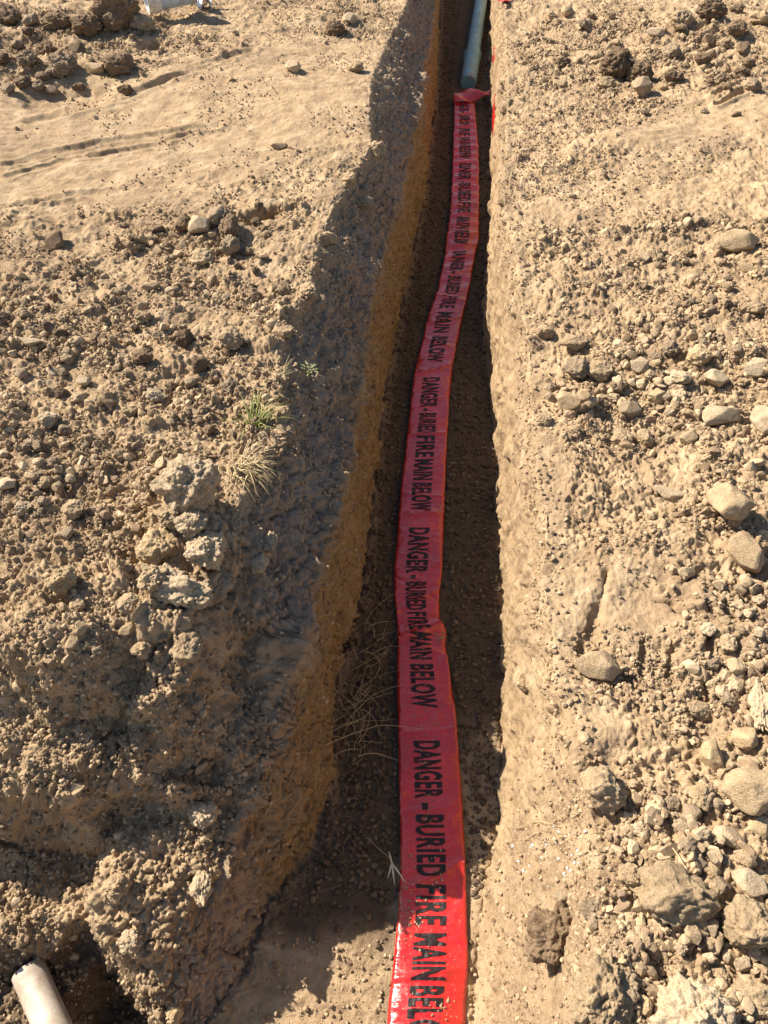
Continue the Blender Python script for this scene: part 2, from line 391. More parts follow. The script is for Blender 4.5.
    for pts, wd, dep in [([(8,166),(50,150),(100,138),(160,130),(215,124)], .024, .009), ([(10,177),(60,158),(120,146),(165,141)], .016, .007), ([(20,202),(70,190),(130,180)], .02, .005),
                         ([(30,120),(110,98),(190,70),(250,48)], .03, .010), ([(90,150),(150,142),(200,128)], .014, .008), ([(60,108),(150,82),(230,60)], .02, .008)]:
        D -= track(pts, wd, dep, 1)*left*fade(.05)
    for i in range(9):
        ax_, ay_ = 716+3.2*i, 34+8.5*i
        D -= track([(ax_, ay_), (ax_-26, ay_+9)], .018, .020, 1)*right*fade(.05)
    ang = R(40); tr2 = (-(X)*math.sin(ang) + YY*math.cos(ang)); al2 = (X*math.cos(ang) + YY*math.sin(ang))
    D += right*smoothR*(.008*perlin(tr2*8+.5*fz, al2*2, X*0, 73) + .004*perlin(tr2*28+fz, al2*5, X*0, 74))*fade(.05)*sstep(1.8, 2.4, YY)
    # narrow shovelled ridges of the floor under the tape stay low
    tx = interp_y([(a, b) for a, b in TAPE_MID], Yr)[:, None]
    under = sstep(.12, .075, np.abs(X-tx))*floor
    D *= (1-.75*under)
    D += floor*(1-under)*(.006*perlin(X*4, YY*42, X*0, 81)*fade(.03))
    # a little soil slipped over the left edge of the tape
    cx, cy = gp(404, 921, .02); e = np.sqrt(((X-cx)/.030)**2 + ((YY-cy)/.045)**2) + .9*perlin(X*40, YY*40, Z*0, 88)
    # base normals
    P = np.stack([X, YY, Z], -1).astype(np.float32)
    gu = np.gradient(P, axis=1); gv = np.gradient(P, axis=0)
    Nn = np.cross(gu, gv); Nn /= np.linalg.norm(Nn, axis=-1, keepdims=True)+1e-12
    P = P + Nn*D[..., None]
    loam = np.clip(.42*cl*(.3+.7*patch) + .4*wallL + .45*wallR, 0, 1)*(1-.9*sm)
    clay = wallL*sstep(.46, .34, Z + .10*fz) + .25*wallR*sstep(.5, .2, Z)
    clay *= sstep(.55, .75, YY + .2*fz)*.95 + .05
    shade_damp = floor*1.0 + .12*wallL*(1-clay)
    shade_damp *= .08 + .92*np.maximum(sstep(.75, 1.15, YY + .1*fz), 1.0*sstep(.0, -.05, X + .03*fz)*sstep(.42, .55, YY + .1*fz))  # floor shade painted into the colour, left off where the sun reaches
    shade_damp = np.maximum(shade_damp, .8*left*sstep(.12, .02, Z)*sstep(.50, .42, YY))
    return P, seg, (U, loam, clay, shade_damp, cl*(.06+.94*patch)*(1-.75*nose_)*(1-.3*left), sm, left, right, floor, wallL, wallR)

TAPE_ROWS = [(1120,372,462),(1060,380,464),(1024,387,465),(1000,389,466),(968,393,468),(944,395,467.5),(920,398,467),(868,400.5,465),(838,400.7,464),(800,399.5,461.5),(768,399,459.5),(740,398.5,457.5),(710,398,455),(690,397.5,451.5),(670,397,449),(648,398,445),(634,397.5,446.5),(620,397,439),(600,394.5,439),(570,394,442),(540,397,443),(515,399,444),(480,402,445),(440,407,447),(400,411,449),(370,415,452),(340,423,458),(316,428,463),(290,438,469),(256,445,475),(240,446,479),(223,449,479),(200,451,479),(150,453,478.5),(110,454,475),(96,455,474)]
TAPE_MID = []
for y, a, b in TAPE_ROWS:
    A, B = gp(a, y, .012), gp(b, y, .012); TAPE_MID.append(((A[0]+B[0])/2, (A[1]+B[1])/2))

P, seg, (U, LOAM, CLAY, SHADE_DAMP, CL, SM, ZL_, ZR_, FLOOR, WALLL, WALLR) = build_sheet()
TOPS = WALLL*(1-CLAY)*.8
nYy, nXx = P.shape[:2]
c0 = np.cumsum([0]+seg)
def sheet_part(name, k0, k1):
    sub = P[:, k0:k1].reshape(-1, 3); n = k1-k0
    idx = np.arange(nYy*n).reshape(nYy, n)
    F = np.stack([idx[:-1, :-1], idx[:-1, 1:], idx[1:, 1:], idx[1:, :-1]], -1).reshape(-1, 4)
    me = mesh_np(name, sub, F, True)
    for an, arr in (('loam', LOAM), ('clay', CLAY), ('shade_damp', SHADE_DAMP), ('topsoil', TOPS)):
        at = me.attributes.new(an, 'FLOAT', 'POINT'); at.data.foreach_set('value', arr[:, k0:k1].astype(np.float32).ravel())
    o = link(name, me, SOIL); o['kind'] = 'structure'
    return o
g1 = sheet_part('ground', 0, c0[1]+1)
tag(g1, 'bare tan and brown soil of the left bank, cloddy with a smoothed track at the top')
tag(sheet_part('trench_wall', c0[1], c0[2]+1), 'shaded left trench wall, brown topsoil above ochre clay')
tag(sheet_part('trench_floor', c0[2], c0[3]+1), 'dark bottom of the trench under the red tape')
tag(sheet_part('trench_wall', c0[3], c0[4]+1), 'right trench wall, pale and smooth where the sun reaches it')
tag(sheet_part('ground', c0[4], nXx), 'bare tan soil of the right bank strewn with stones and clods')

# projected sheet, to find where on the real relief a thing seen in the photo stands
PX, PY, DEP = project(P)
vis = (DEP > .3) & (PX > -40) & (PX < 808) & (PY > -40) & (PY < 1064)
vi = np.argwhere(vis); vpx, vpy, vdep = PX[vis], PY[vis], DEP[vis]
cell_of = {}
_key = (vpx//8).astype(int)*1000 + (vpy//8).astype(int)
_ord = np.argsort(_key, kind='stable'); _ks = _key[_ord]
def on_ground(px, py):
    best = None
    for dx in (-8, 0, 8):
        for dy in (-8, 0, 8):
            k = int((px+dx)//8)*1000 + int((py+dy)//8)
            a, b = np.searchsorted(_ks, k), np.searchsorted(_ks, k, 'right')
            if a == b: continue
            ii = _ord[a:b]; dd = np.hypot(vpx[ii]-px, vpy[ii]-py)
            near = ii[dd < 3.5]
            if len(near) == 0: continue
            m = near[np.argmin(vdep[near])]
            if best is None or vdep[m] < best[1]-.02: best = (m, vdep[m])
    if best is None:
        m = int(np.argmin(np.hypot(vpx-px, vpy-py)))
    else: m = best[0]
    r, c = vi[m]
    return Vector(P[r, c].tolist()), float(vdep[m])

# ------------------------------------------------------------------ rocks and clods
def rock_mesh(name, seed, kind, mat):
    bm = bmesh.new(); bmesh.ops.create_icosphere(bm, subdivisions={'lump': 6, 'clod': 5, 'stone': 4}[kind], radius=1)
    V = np.array([v.co[:] for v in bm.verts], np.float32)
    rs = np.random.default_rng(seed)
    n = V.copy()
    r = 1 + .30*fbm(n[:, 0]*1.1+seed, n[:, 1]*1.1, n[:, 2]*1.1, seed, 2)
    V = n*r[:, None]
    if kind == 'stone':
        for q in range(11):
            pn = rs.normal(size=3); pn /= np.linalg.norm(pn); dd = rs.uniform(.50, .84)
            e = V@pn-dd; V = V - np.clip(e, 0, None)[:, None]*pn*.96
        V += n*(.018*fbm(n[:, 0]*5, n[:, 1]*5, n[:, 2]*5, seed+3, 3))[:, None]
    elif kind == 'clod':
        for q in range(6):
            pn = rs.normal(size=3); pn /= np.linalg.norm(pn); dd = rs.uniform(.62, .9)
            e = V@pn-dd; V = V - np.clip(e, 0, None)[:, None]*pn*.85
        V += n*(.15*fbm(n[:, 0]*2.6, n[:, 1]*2.6, n[:, 2]*2.6, seed+3, 5, .62) - .10*np.abs(fbm(n[:, 0]*5, n[:, 1]*5, n[:, 2]*5, seed+8, 3)))[:, None]
    else:                                  # 'lump': many crumbs pressed together
        V += n*(.20*fbm(n[:, 0]*2, n[:, 1]*2, n[:, 2]*2, seed+3, 5, .62))[:, None]
        for q in range(330):
            pn = rs.normal(size=3); pn /= np.linalg.norm(pn)
            rad = rs.uniform(.15, .32) if q < 30 else .035 + .12*rs.random()**2; dd = np.linalg.norm(n-pn, axis=1)
            V += n*(np.sqrt(np.clip(1-(dd/rad)**2, 0, 1))*rad*(.4 if rad > .15 else .75))[:, None]
    V /= np.abs(V).max(0)[None, :]
    for v, c in zip(bm.verts, V): v.co = c
    me = bpy.data.meshes.new(name); bm.to_mesh(me); bm.free()
    me.polygons.foreach_set('use_smooth', np.ones(len(me.polygons), bool))
    if kind == 'stone':
        me.polygons.foreach_set('use_smooth', np.ones(len(me.polygons), bool))
    me.materials.append(ROCK[mat])
    return me
PROTO = {}
for mi, mat in enumerate(ROCK):
    for kind in ('stone', 'clod', 'lump'):
        PROTO[mat, kind] = [rock_mesh('%s_%s' % (mat, kind), 10+mi*31+j*7+len(kind), kind, mat) for j in range(3)]

def put_rock(name, px, py, wpx, hpx, mat, kind, label, cat, group=None, ang=None, sink=.30, tall=1.0):
    p, dep = on_ground(px, py + hpx*.25)
    s = dep/FPX
    o = bpy.data.objects.new(name, random.choice(PROTO[mat, kind])); C.objects.link(o)
    rx = wpx/2*s; rz = min(hpx, wpx)*.5*s*.85*tall; ry = hpx/2*s*1.15
    flip = random.choice((0, math.pi))
    o.scale = (rx*1.08, ry*1.08, rz*1.05)
    o.rotation_euler = (random.uniform(-.18, .18), random.uniform(-.18, .18), (ang if ang is not None else random.uniform(-.35, .35)) + flip)
    o.location = (p.x, p.y, p.z + rz*(1-2*sink)*1.0)
    return tag(o, label, cat, group)

NOTABLE = [ # px, py, w, h, colour, kind, label, category, angle
 (739,242,38,28,'tan','stone','large tan angular rock alone near the right edge of the upper right bank','rock'),
 (612,62,34,30,'brown','lump','dark brown clod with a deep shadow, largest of the upper right bank','clod'),
 (640,70,26,26,'brown','lump','dark crumbly clod just right of the largest brown clod on the upper right bank','clod'),
 (606,83,20,12,'tan','clod','small tan clod directly below the largest brown clod on the upper right bank','clod'),
 (643,84,20,18,'grey','stone','greyish stone below the pair of brown clods on the upper right bank','rock'),
 (659,31,20,11,'cream','stone','flat whitish stone near the top edge of the right bank','rock'),
 (677,15,24,28,'tan','clod','smooth upright tan lump at the top edge above the flat whitish stone','clod'),
 (708,10,30,22,'brown','lump','brown crumbly clod at the very top edge, right of the smooth tan lump','clod'),
 (716,417,42,28,'cream','stone','wedge-shaped cream rock with a sharp top edge in the middle of the right bank','rock'),
 (716,375,28,18,'cream','stone','pale angular stone a step above the wedge-shaped cream rock','rock'),
 (757,369,28,20,'cream','stone','cream flat-topped stone at the right edge beside the pale angular stone','rock'),
 (762,416,26,32,'cream','stone','large cream rock cut by the right edge of the picture','rock'),
 (700,357,24,22,'yellow','clod','yellowish rounded stone above the pale angular stone','rock'),
 (602,368,30,24,'tan','clod','round tan clod left of centre in the row of stones on the right bank','clod'),
 (575,368,26,26,'grey','clod','grey-brown clod touching the left side of the round tan clod','clod'),
 (569,400,24,25,'tan','stone','squarish tan stone with a flat lit face near the trench side of the stone row','rock'),
 (577,343,30,16,'tan','clod','low wide tan clod above the grey-brown clod','clod'),
 (546,330,20,16,'tan','clod','tan clod nearest the trench in the stone row','clod'),
 (631,412,24,18,'grey','stone','grey stone with a pointed top between the squarish stone and the wedge-shaped rock','rock'),
 (655,398,20,18,'yellow','stone','yellowish stone with a black shadow left of the wedge-shaped rock','rock'),
 (672,346,18,20,'grey','lump','grey crumbly clod left of the yellowish rounded stone','clod'),
 (725,497,42,46,'tan','stone','big flat-faced tan rock below the wedge-shaped cream rock','rock'),
 (668,494,40,16,'cream','stone','long low pale stone left of the big flat-faced tan rock','rock'),
 (755,307,22,17,'tan','clod','rounded tan clod at the right edge above the cream flat-topped stone','clod'),
 (597,664,44,30,'tan','stone','broad tan slab with a crack round it below the boot marks','rock'),
 (541,672,22,40,'tan','clod','tall smooth lump on the lip of the trench beside the broad tan slab','clod'),
 (521,676,20,26,'tan','clod','tan lump hanging over the shaded trench at its lip','clod'),
 (742,549,34,48,'tan','stone','sloping tan rock at the right edge below the big flat-faced rock','rock'),
 (711,750,26,28,'yellow','stone','pale yellow block leaning beside a dark hollow on the right bank','rock'),
 (741,733,24,22,'yellow','stone','small yellow stone touching the upper right of the pale yellow block','rock'),
 (759,700,24,44,'cream','lump','mottled cream rock at the right edge above the large slab','rock'),
 (748,782,56,44,'tan','stone','largest tan slab on the right edge with a black shadow beneath','rock'),
 (603,787,46,38,'tan','clod','rounded brown-tan rock with a shadow on its right, middle of the lower right bank','rock'),
 (668,890,80,54,'tan','clod','biggest boulder of the lower right bank with a twig lying over its top','rock'),
 (627,872,26,20,'tan','clod','rounded clod at the upper left of the biggest boulder','clod'),
 (561,893,22,15,'grey','stone','small smooth grey pebble above the dark crumbly clod near the trench','rock'),
 (552,932,60,52,'brown','lump','dark brown crumbly clod near the trench at the lower right','clod'),
 (595,905,26,22,'grey','lump','grey clod between the dark crumbly clod and the biggest boulder','clod'),
 (702,792,26,24,'tan','clod','tan clod left of the largest tan slab','clod'),
 (724,834,34,20,'cream','stone','pale flat stone below the largest tan slab','rock'),
 (757,822,30,20,'yellow','stone','bright yellow stone at the right edge under the slab','rock'),
 (752,882,40,28,'cream','stone','long cream rock at the right edge, right of the biggest boulder','rock'),
 (742,920,54,44,'tan','clod','broad smooth tan rock below the long cream rock','rock'),
 (692,930,15,24,'tan','stone','narrow upright tan stone just under the biggest boulder','rock'),
 (709,927,15,16,'cream','stone','small cream stone beside the narrow upright stone','rock'),
 (686,1005,78,62,'cream','lump','large pale crumbly boulder on the bottom edge of the picture','rock'),
 (600,985,62,70,'tan','lump','large tan crumbly mound-like clod on the bottom edge left of the pale boulder','clod'),
 (646,1000,14,16,'yellow','stone','small yellow pebble between the two big clods on the bottom edge','rock'),
 (750,990,44,30,'tan','clod','tan rock in the bottom right corner','rock'),
 (745,855,22,16,'tan','stone','tan stone wedged between the bright yellow stone and the long cream rock','rock'),
 (700,705,28,16,'tan','clod','tan clod above the dark hollow left of the mottled cream rock','clod'),
 (728,640,20,18,'tan','clod','tan clod at the end of the row of boot marks','clod'),
 (58,237,20,26,'brown','stone','dark three-cornered clod standing alone on the left of the smooth track','clod'),
 (200,223,24,32,'cream','stone','pale upright stone at the left of the clod heap on the left bank','rock'),
 (219,214,28,24,'grey','clod','grey clod at the top of the clod heap on the left bank','clod'),
 (232,224,22,30,'brown','clod','dark clod at the right end of the clod heap on the left bank','clod'),
 (230,243,22,22,'grey','clod','grey round clod at the lower right of the clod heap','clod'),
 (187,220,16,26,'brown','clod','narrow dark clod left of the pale upright stone','clod'),
 (205,256,26,20,'tan','clod','tan clod at the bottom of the clod heap on the left bank','clod'),
 (118,18,46,34,'brown','lump','big dark brown clod at the top left edge in front of the pipe','clod'),
 (92,26,30,24,'brown','lump','brown clod touching the left side of the big dark one at the top edge','clod'),
 (146,22,26,20,'tan','lump','tan clod right of the big dark one and under the pale pipe','clod'),
 (30,60,26,18,'grey','lump','grey clod among the rough heaps in the top left corner','clod'),
 (60,20,30,18,'brown','lump','brown clod high in the top left corner','clod'),
 (95,68,20,14,'tan','stone','tan stone on the edge of the rough heaps above the smooth track','rock'),
 (33,339,26,10,'cream','stone','thin flat pale stone left of the crumbly ground','rock'),
 (48,416,20,17,'cream','clod','round pale pebble with its shadow on the left bank','rock'),
 (87,381,17,11,'cream','stone','whitest small pebble in the crumbly ground of the left bank','rock'),
 (12,431,12,8,'cream','stone','white chip close to the left edge','rock'),
 (231,337,26,24,'tan','clod','tan clod with a strong shadow below the clod heap, towards the trench','clod'),
 (234,384,20,20,'grey','clod','grey clod midway between the clod with strong shadow and the green grass','clod'),
 (155,391,24,14,'cream','clod','low pale clod in the middle of the crumbly left bank','clod'),
 (143,358,22,18,'brown','clod','dark clod in the middle of the crumbly left bank','clod'),
 (202,361,20,16,'brown','clod','brown clod left of the clod with strong shadow','clod'),
 (185,338,24,22,'brown','clod','brown clod above and left of the low pale clod','clod'),
 (77,507,24,20,'tan','clod','tan clod left of the large crumbly lump on the left bank','clod'),
 (25,505,18,16,'cream','clod','pale clod by the left edge beside the row of dark hollows','clod'),
 (192,484,58,52,'cream','lump','upper half of the large pale crumbly lump at the rim of the left bank','clod'),
 (163,544,38,36,'yellow','clod','smooth yellowish ball of clay set in the large crumbly lump','clod'),
 (206,548,40,40,'cream','lump','pale crumbly clod right of the yellowish clay ball','clod'),
 (178,586,64,32,'cream','lump','wide pale crumbly clod below the yellowish clay ball','clod'),
 (215,580,36,50,'grey','lump','grey shaded clod at the lower right end of the large crumbly lump','clod'),
 (176,512,34,30,'tan','lump','tan crumbly clod joining the upper half of the large lump to the clay ball','clod'),
 (194,520,34,28,'cream','lump','pale bit at the waist of the large crumbly lump facing the trench','clod'),
 (153,572,30,30,'tan','lump','tan crumbly clod at the lower left foot of the clay ball','clod'),
 (196,592,40,28,'cream','lump','pale crumbly clod at the very bottom of the large lump','clod'),
 (185,456+10,30,22,'tan','lump','tan crumbly cap on top of the large pale lump','clod'),
 (63,579,28,30,'yellow','lump','yellowish clod standing alone left of the large crumbly lump','clod'),
 (192,646,34,30,'tan','clod','egg-shaped tan clod below the large crumbly lump','clod'),
 (351,14,14,22,'cream','stone','cream block standing upright on the trench rim at the top edge','rock'),
 (336,26,22,18,'brown','lump','dark clod left of the upright cream block on the rim','clod'),
 (295,64,18,14,'cream','stone','small pale stone left of the rim near the top','rock'),
 (358,65,16,14,'tan','clod','tan clod on the rim below the upright cream block','clod'),
 (380,148,18,16,'tan','lump','tan crumbly clod on the rim just below the end of the smooth ground','clod'),
 (352,176,16,12,'tan','clod','small tan clod on the rim below the first rim clod','clod'),
 (368,202,22,14,'tan','lump','lit crumbly clod jutting over the shaded wall in the upper part of the left rim','clod'),
 (330,238,20,16,'tan','clod','tan clod on the left rim level with the clod heap','clod'),
 (312,290,18,22,'tan','lump','tan crumbly clod on the left rim above the leafy weed','clod'),
 (288,330,24,16,'tan','clod','tan clod on the left rim up and left of the leafy weed','clod'),
 (280,143,16,10,'tan','stone','tan stone on the rim at the end of the smooth track','rock'),
 (272,540,16,26,'cream','lump','pale crumbly bit clinging to the shaded trench wall','clod'),
 (262,562,20,20,'cream','lump','second pale bit clinging to the shaded wall, below the first','clod'),
 (130,600,22,20,'tan','clod','tan clod left of the wide pale crumbly clod','clod'),
 (145,648,20,16,'tan','lump','tan crumbly clod left of the egg-shaped one','clod'),
 (112,742,24,24,'tan','lump','tan crumbly clod on the ridge above the shaded notch','clod'),
 (140,735,20,22,'grey','lump','greyish crumbly clod beside the shaded notch of the left bank','clod'),
 (205,812,30,26,'cream','lump','pale lump on the crest of the near end of the left bank','clod'),
 (203,880,22,36,'cream','lump','pale upright lump on the flank of the near end of the left bank','clod'),
 (120,880,26,24,'tan','lump','tan lump on the sunny face of the near end of the left bank','clod'),
 (133,940,24,22,'cream','lump','pale lump low on the sunny face of the near end of the left bank','clod'),
 (172,1008,16,20,'yellow','lump','yellow crumb at the lowest tip of the left bank','clod'),
]
anchors = []
for t_ in NOTABLE:
    px, py, wp, hp, mat, kind, label, cat = t_
    put_rock('rock' if cat == 'rock' else 'dirt_clod', px, py, wp, hp, mat, kind, label, cat,
             'loose rocks and clods on the banks', sink=.24, tall=1.35 if wp > 44 else 1.05)
    anchors.append((px, py, label))
occupied = [(a[0], a[1], max(a[2], a[3])/2) for a in NOTABLE]

# smaller single clods: zones with (px, py, half width, half height, how many, size range in px, colours)
ZONES = [
 (650,385,110,55,34,(10,19),['tan','grey','tan','cream']), (720,290,46,50,10,(9,16),['tan','grey']), (650,60,110,60,26,(8,17),['brown','tan','grey']),
 (735,640,30,70,16,(11,20),['tan','grey','cream']), (690,860,70,60,20,(11,20),['tan','grey','cream']), (600,930,60,60,8,(9,16),['grey','tan']),
 (560,250,40,90,6,(7,12),['tan']), (720,960,46,30,7,(11,20),['tan','cream']),
 (90,340,85,70,34,(9,16),['tan','grey','brown','tan']), (225,390,50,60,10,(8,15),['grey','brown','tan']), (210,235,60,32,10,(9,15),['brown','grey','tan']),
 (60,45,70,45,40,(12,38),['brown','brown','grey']), (700,40,60,35,8,(12,22),['brown','tan']), (45,470,45,60,16,(9,16),['tan','cream','grey']), (80,640,75,50,10,(10,18),['tan','grey']),
 (130,740,60,35,10,(10,18),['tan','cream']), (140,900,40,50,9,(9,16),['tan','cream']), (345,35,30,30,7,(7,12),['brown','tan']), (235,30,60,20,7,(6,10),['brown','tan']),
]
def direction(dx, dy):
    h = 'right' if dx > 0 else 'left'; v = 'below' if dy > 0 else 'above'
    if abs(dx) > 2.2*abs(dy): return 'directly %s of' % h
    if abs(dy) > 2.2*abs(dx): return 'directly %s' % v
    return '%s and to the %s of' % (v, h)
spots = []
for (cx, cy, hw, hh, n, (s0, s1), cols) in ZONES:
    got = tries = 0
    while got < n and tries < 400:
        tries += 1
        px, py = random.gauss(cx, hw*.55), random.gauss(cy, hh*.55)
        if abs(px-cx) > hw or abs(py-cy) > hh or not (2 < px < 766 and 2 < py < 1018): continue
        s = s0 + (s1-s0)*random.random()**1.6
        if any(math.hypot(px-a, py-b) < (r+s*.5)*.95 for a, b, r in occupied): continue
        if 300 < px < 500 and py > 60: continue
        occupied.append((px, py, s/2)); spots.append((px, py, s, random.choice(cols))); got += 1
KINDW = {'stone': 'angular stone', 'clod': 'rounded clod', 'lump': 'crumbly clod'}
COLW = {'tan': 'tan', 'grey': 'greyish', 'brown': 'dark brown', 'cream': 'cream'}
plan = []
for px, py, s, col in spots[:228]:
    kind = random.choices(['stone', 'clod', 'lump'], [.35, .45, .2])[0]
    a = min(anchors, key=lambda q: math.hypot(q[0]-px, q[1]-py))
    plan.append([px, py, s, col, kind, a, direction(px-a[0], py-a[1])])
from collections import defaultdict
byk = defaultdict(list)
for q in plan: byk[(q[5][2], q[6], q[3], q[4])].append(q)
ORD = ['nearest', 'second nearest', 'third nearest', 'fourth nearest', 'fifth nearest', 'sixth nearest']
def short(lbl):
    wds = lbl.split(); out = []
    for w_ in wds:
        if w_ in ('with', 'beside', 'below', 'above', 'right', 'left', 'at', 'near', 'between', 'close', 'a', 'directly', 'standing', 'leaning', 'on', 'in', 'just', 'touching', 'cut', 'set', 'clinging', 'nearest', 'midway', 'among', 'hanging', 'wedged', 'high', 'low', 'under', 'of', 'largest', 'just', 'and,') and len(out) >= 3: break
        out.append(w_)
    return ' '.join(out[:6]).rstrip(',')
shorts = defaultdict(list)
for a in anchors: shorts[short(a[2])].append(a)
PLACE = lambda a: ('near the top' if a[1] < 200 else 'at mid height' if a[1] < 560 else 'lower down') + (' of the left bank' if a[0] < 400 else ' of the right bank')
USED = set()
for key, lst in byk.items():
    lst.sort(key=lambda q: math.hypot(q[0]-q[5][0], q[1]-q[5][1]))
    for i, (px, py, s, col, kind, a, dr) in enumerate(lst):
        nm = short(a[2])
        if len(shorts[nm]) > 1: nm = nm + ' ' + PLACE(a)
        rank = ORD[i]+' ' if len(lst) > 1 else ''
        label = '%s%s %s %s the %s' % (rank, COLW[col], KINDW[kind].split()[-1] if len(nm.split()) > 6 else KINDW[kind], dr, nm)
        label = ' '.join(label.split()[:16])
        if label in USED: continue
        USED.add(label)
        put_rock('rock' if kind == 'stone' else 'dirt_clod', px, py, s*random.uniform(.9, 1.25), s*random.uniform(.75, 1.0), col, kind, label,
                 'rock' if kind == 'stone' else 'clod', 'loose rocks and clods on the banks', ang=random.uniform(0, 6.28), sink=.3)

# ------------------------------------------------------------------ crumbs of soil: too many to count
def crumbs(name, n, weight, rmin, rmax, power, mats, label, lift=.25, sub=1):
    r0, c1 = np.nonzero(weight > 0)
    wgt = weight[r0, c1]; wgt = wgt/wgt.sum()
    pick = rng.choice(len(r0), n, p=wgt)
    base = P[r0[pick], c1[pick]] + rng.normal(0, .002, (n, 3)).astype(np.float32)
    rad = rmin + (rmax-rmin)*rng.random(n)**power
    bm = bmesh.new(); bmesh.ops.create_icosphere(bm, subdivisions=sub, radius=1)
    bv = np.array([v.co[:] for v in bm.verts], np.float32); bf = np.array([[v.index for v in f.verts] for f in bm.faces]); bm.free()
    nb = len(bv)
    if sub == 1: jit = rng.uniform(-.17, .17, (n, nb, 1))
    else:
        ax = rng.normal(size=(n, 7, 3)); ax /= np.linalg.norm(ax, axis=2, keepdims=True)
        W = np.repeat(bv[None], n, 0)
        for j in range(7):
            e = np.einsum('nvk,nk->nv', W, ax[:, j]) - rng.uniform(.35, .75, (n, 1)); W = W - (np.clip(e, 0, None)[..., None]*ax[:, None, j]*.97)
        W *= 1.35*(1 + rng.uniform(-.05, .05, (n, nb, 1)))
    V = (bv[None]*(1 + jit) if sub == 1 else W) * (rad[:, None, None]*rng.uniform(.65, 1.25, (n, 1, 3)))
    q = rng.normal(size=(n, 4)); q /= np.linalg.norm(q, axis=1, keepdims=True); a, b, c, e = q.T
    Rm = np.stack([1-2*(c*c+e*e), 2*(b*c-a*e), 2*(b*e+a*c), 2*(b*c+a*e), 1-2*(b*b+e*e), 2*(c*e-a*b), 2*(b*e-a*c), 2*(c*e+a*b), 1-2*(b*b+c*c)], 1).reshape(n, 3, 3)
    V = np.einsum('nij,nkj->nki', Rm, V) + base[:, None, :]; V[:, :, 2] += (rad*lift)[:, None]
    F = bf[None] + (np.arange(n)*nb)[:, None, None]
    me = mesh_np(name, V.reshape(-1, 3), F.reshape(-1, 3), False)
    for m in mats: me.materials.append(m)
    if len(mats) > 1:
        mi = np.repeat(rng.integers(0, len(mats), n), len(bf)).astype(np.int32); me.polygons.foreach_set('material_index', mi)
    o = link(name, me); tag(o, label, None, None, 'stuff'); return o
def crumb_material(name, c0_, c1_):
    m, t, b = new_mat(name, .95, .1)
    g = N(t, 'ShaderNodeNewGeometry')
    fac = noise(t, g.outputs['Position'], 60, 4, .6); c = mix(t, g.outputs['Random Per Island'], c0_, c1_)
    c = mix(t, maprange(t, fac, .4, .6, 0, .5), c, tuple(.6*v for v in c0_)); t.links.new(c, b.inputs['Base Color'])
    bump(t, b, [(noise(t, g.outputs['Position'], 500, 3, .6), .0015, .7)])
    return m
CR1 = crumb_material('crumb_tan', (.36, .265, .165), (.55, .43, .28)); CR2 = crumb_material('crumb_brown', (.24, .17, .108), (.46, .345, .22))
area = (np.gradient(P[..., 1], axis=0)*np.hypot(np.gradient(P[..., 0], axis=1), np.gradient(P[..., 2], axis=1)))
inview = (PX > -60) & (PX < 828) & (PY > -60) & (PY < 1084) & (DEP > .3)
lod = 1/np.clip(DEP, .8, 9)**1.2
band = sstep(.04, .26, fbm(P[..., 0]*3.2, P[..., 1]*3.2, P[..., 2], 501, 4)+.05)
flatw = (ZL_+ZR_)*(1-WALLL)*(1-WALLR)
wts = np.abs(area)*inview*lod*(flatw*(.03 + .55*band + 1.6*CL + .15*(ZL_*sstep(1.5, 1., P[..., 1])))*(1-.62*SM) + .10*WALLL + .25*WALLL*sstep(.40, .54, P[..., 2]) + .30*WALLR*sstep(.40, .58, P[..., 2]) + .10*WALLR*sstep(.9,.5,P[..., 1]) + .25*FLOOR*(P[..., 1] < .50))
TX = interp_y(TAPE_MID, Yr)[:, None]
wts = wts*(1 - (np.abs(P[..., 0]-TX) < .085)*(FLOOR > .5))
crumbs('soil_crumbs', 190000, wts, .0011, .0060, 3.2, [CR1, CR2], 'countless small soil crumbs and grit lying over both banks')
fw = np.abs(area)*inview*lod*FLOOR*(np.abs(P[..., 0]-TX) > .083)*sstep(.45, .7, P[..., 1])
crumbs('floor_crumbs', 13000, fw, .0015, .009, 2.6, [crumb_material('crumb_shaded', (.10, .073, .050), (.23, .17, .115))], 'crumbs coloured shade-dark, fallen on the shaded trench floor on both sides of the tape')  # darker crumb colour carries the painted shade of the floor
wts2 = wts*flatw*(.1+1.5*CL)
crumbs('small_clods', 9000, wts2, .006, .014, 2.2, [CR1, CR2], 'loose small clods and pebbles too many to count, thickest in the stony bands', sub=2, lift=-.05)

# ------------------------------------------------------------------ the warning tape
tr_rows = sorted(TAPE_ROWS)                       # far to near
ty = np.array([r[0] for r in tr_rows], float); tl = np.array([r[1] for r in tr_rows], float); trt = np.array([r[2] for r in tr_rows], float)
# parameter s: y of the photo row at the tape, resampled evenly in metres
fine = np.linspace(96, 1120, 2400)
ctr = np.array([gp((np.interp(v, ty, tl)+np.interp(v, ty, trt))/2, v, .012) for v in fine])
arc = np.concatenate([[0], np.cumsum(np.hypot(*np.diff(ctr, axis=0).T))])
TL = arc[-1]
def row_to_s(y): return float(np.interp(y, fine, arc))
def gsm(x, k=9):
    kk = np.exp(-np.linspace(-2, 2, 2*k+1)**2); kk /= kk.sum(); return np.convolve(np.pad(x, k, mode='edge'), kk, 'valid')
Lx = np.array([gp(np.interp(v, ty, tl), v, .012) for v in fine]); Rx = np.array([gp(np.interp(v, ty, trt), v, .012) for v in fine])
Lx = np.stack([gsm(Lx[:, 0], 8), gsm(Lx[:, 1], 8)], 1); Rx = np.stack([gsm(Rx[:, 0], 8), gsm(Rx[:, 1], 8)], 1)
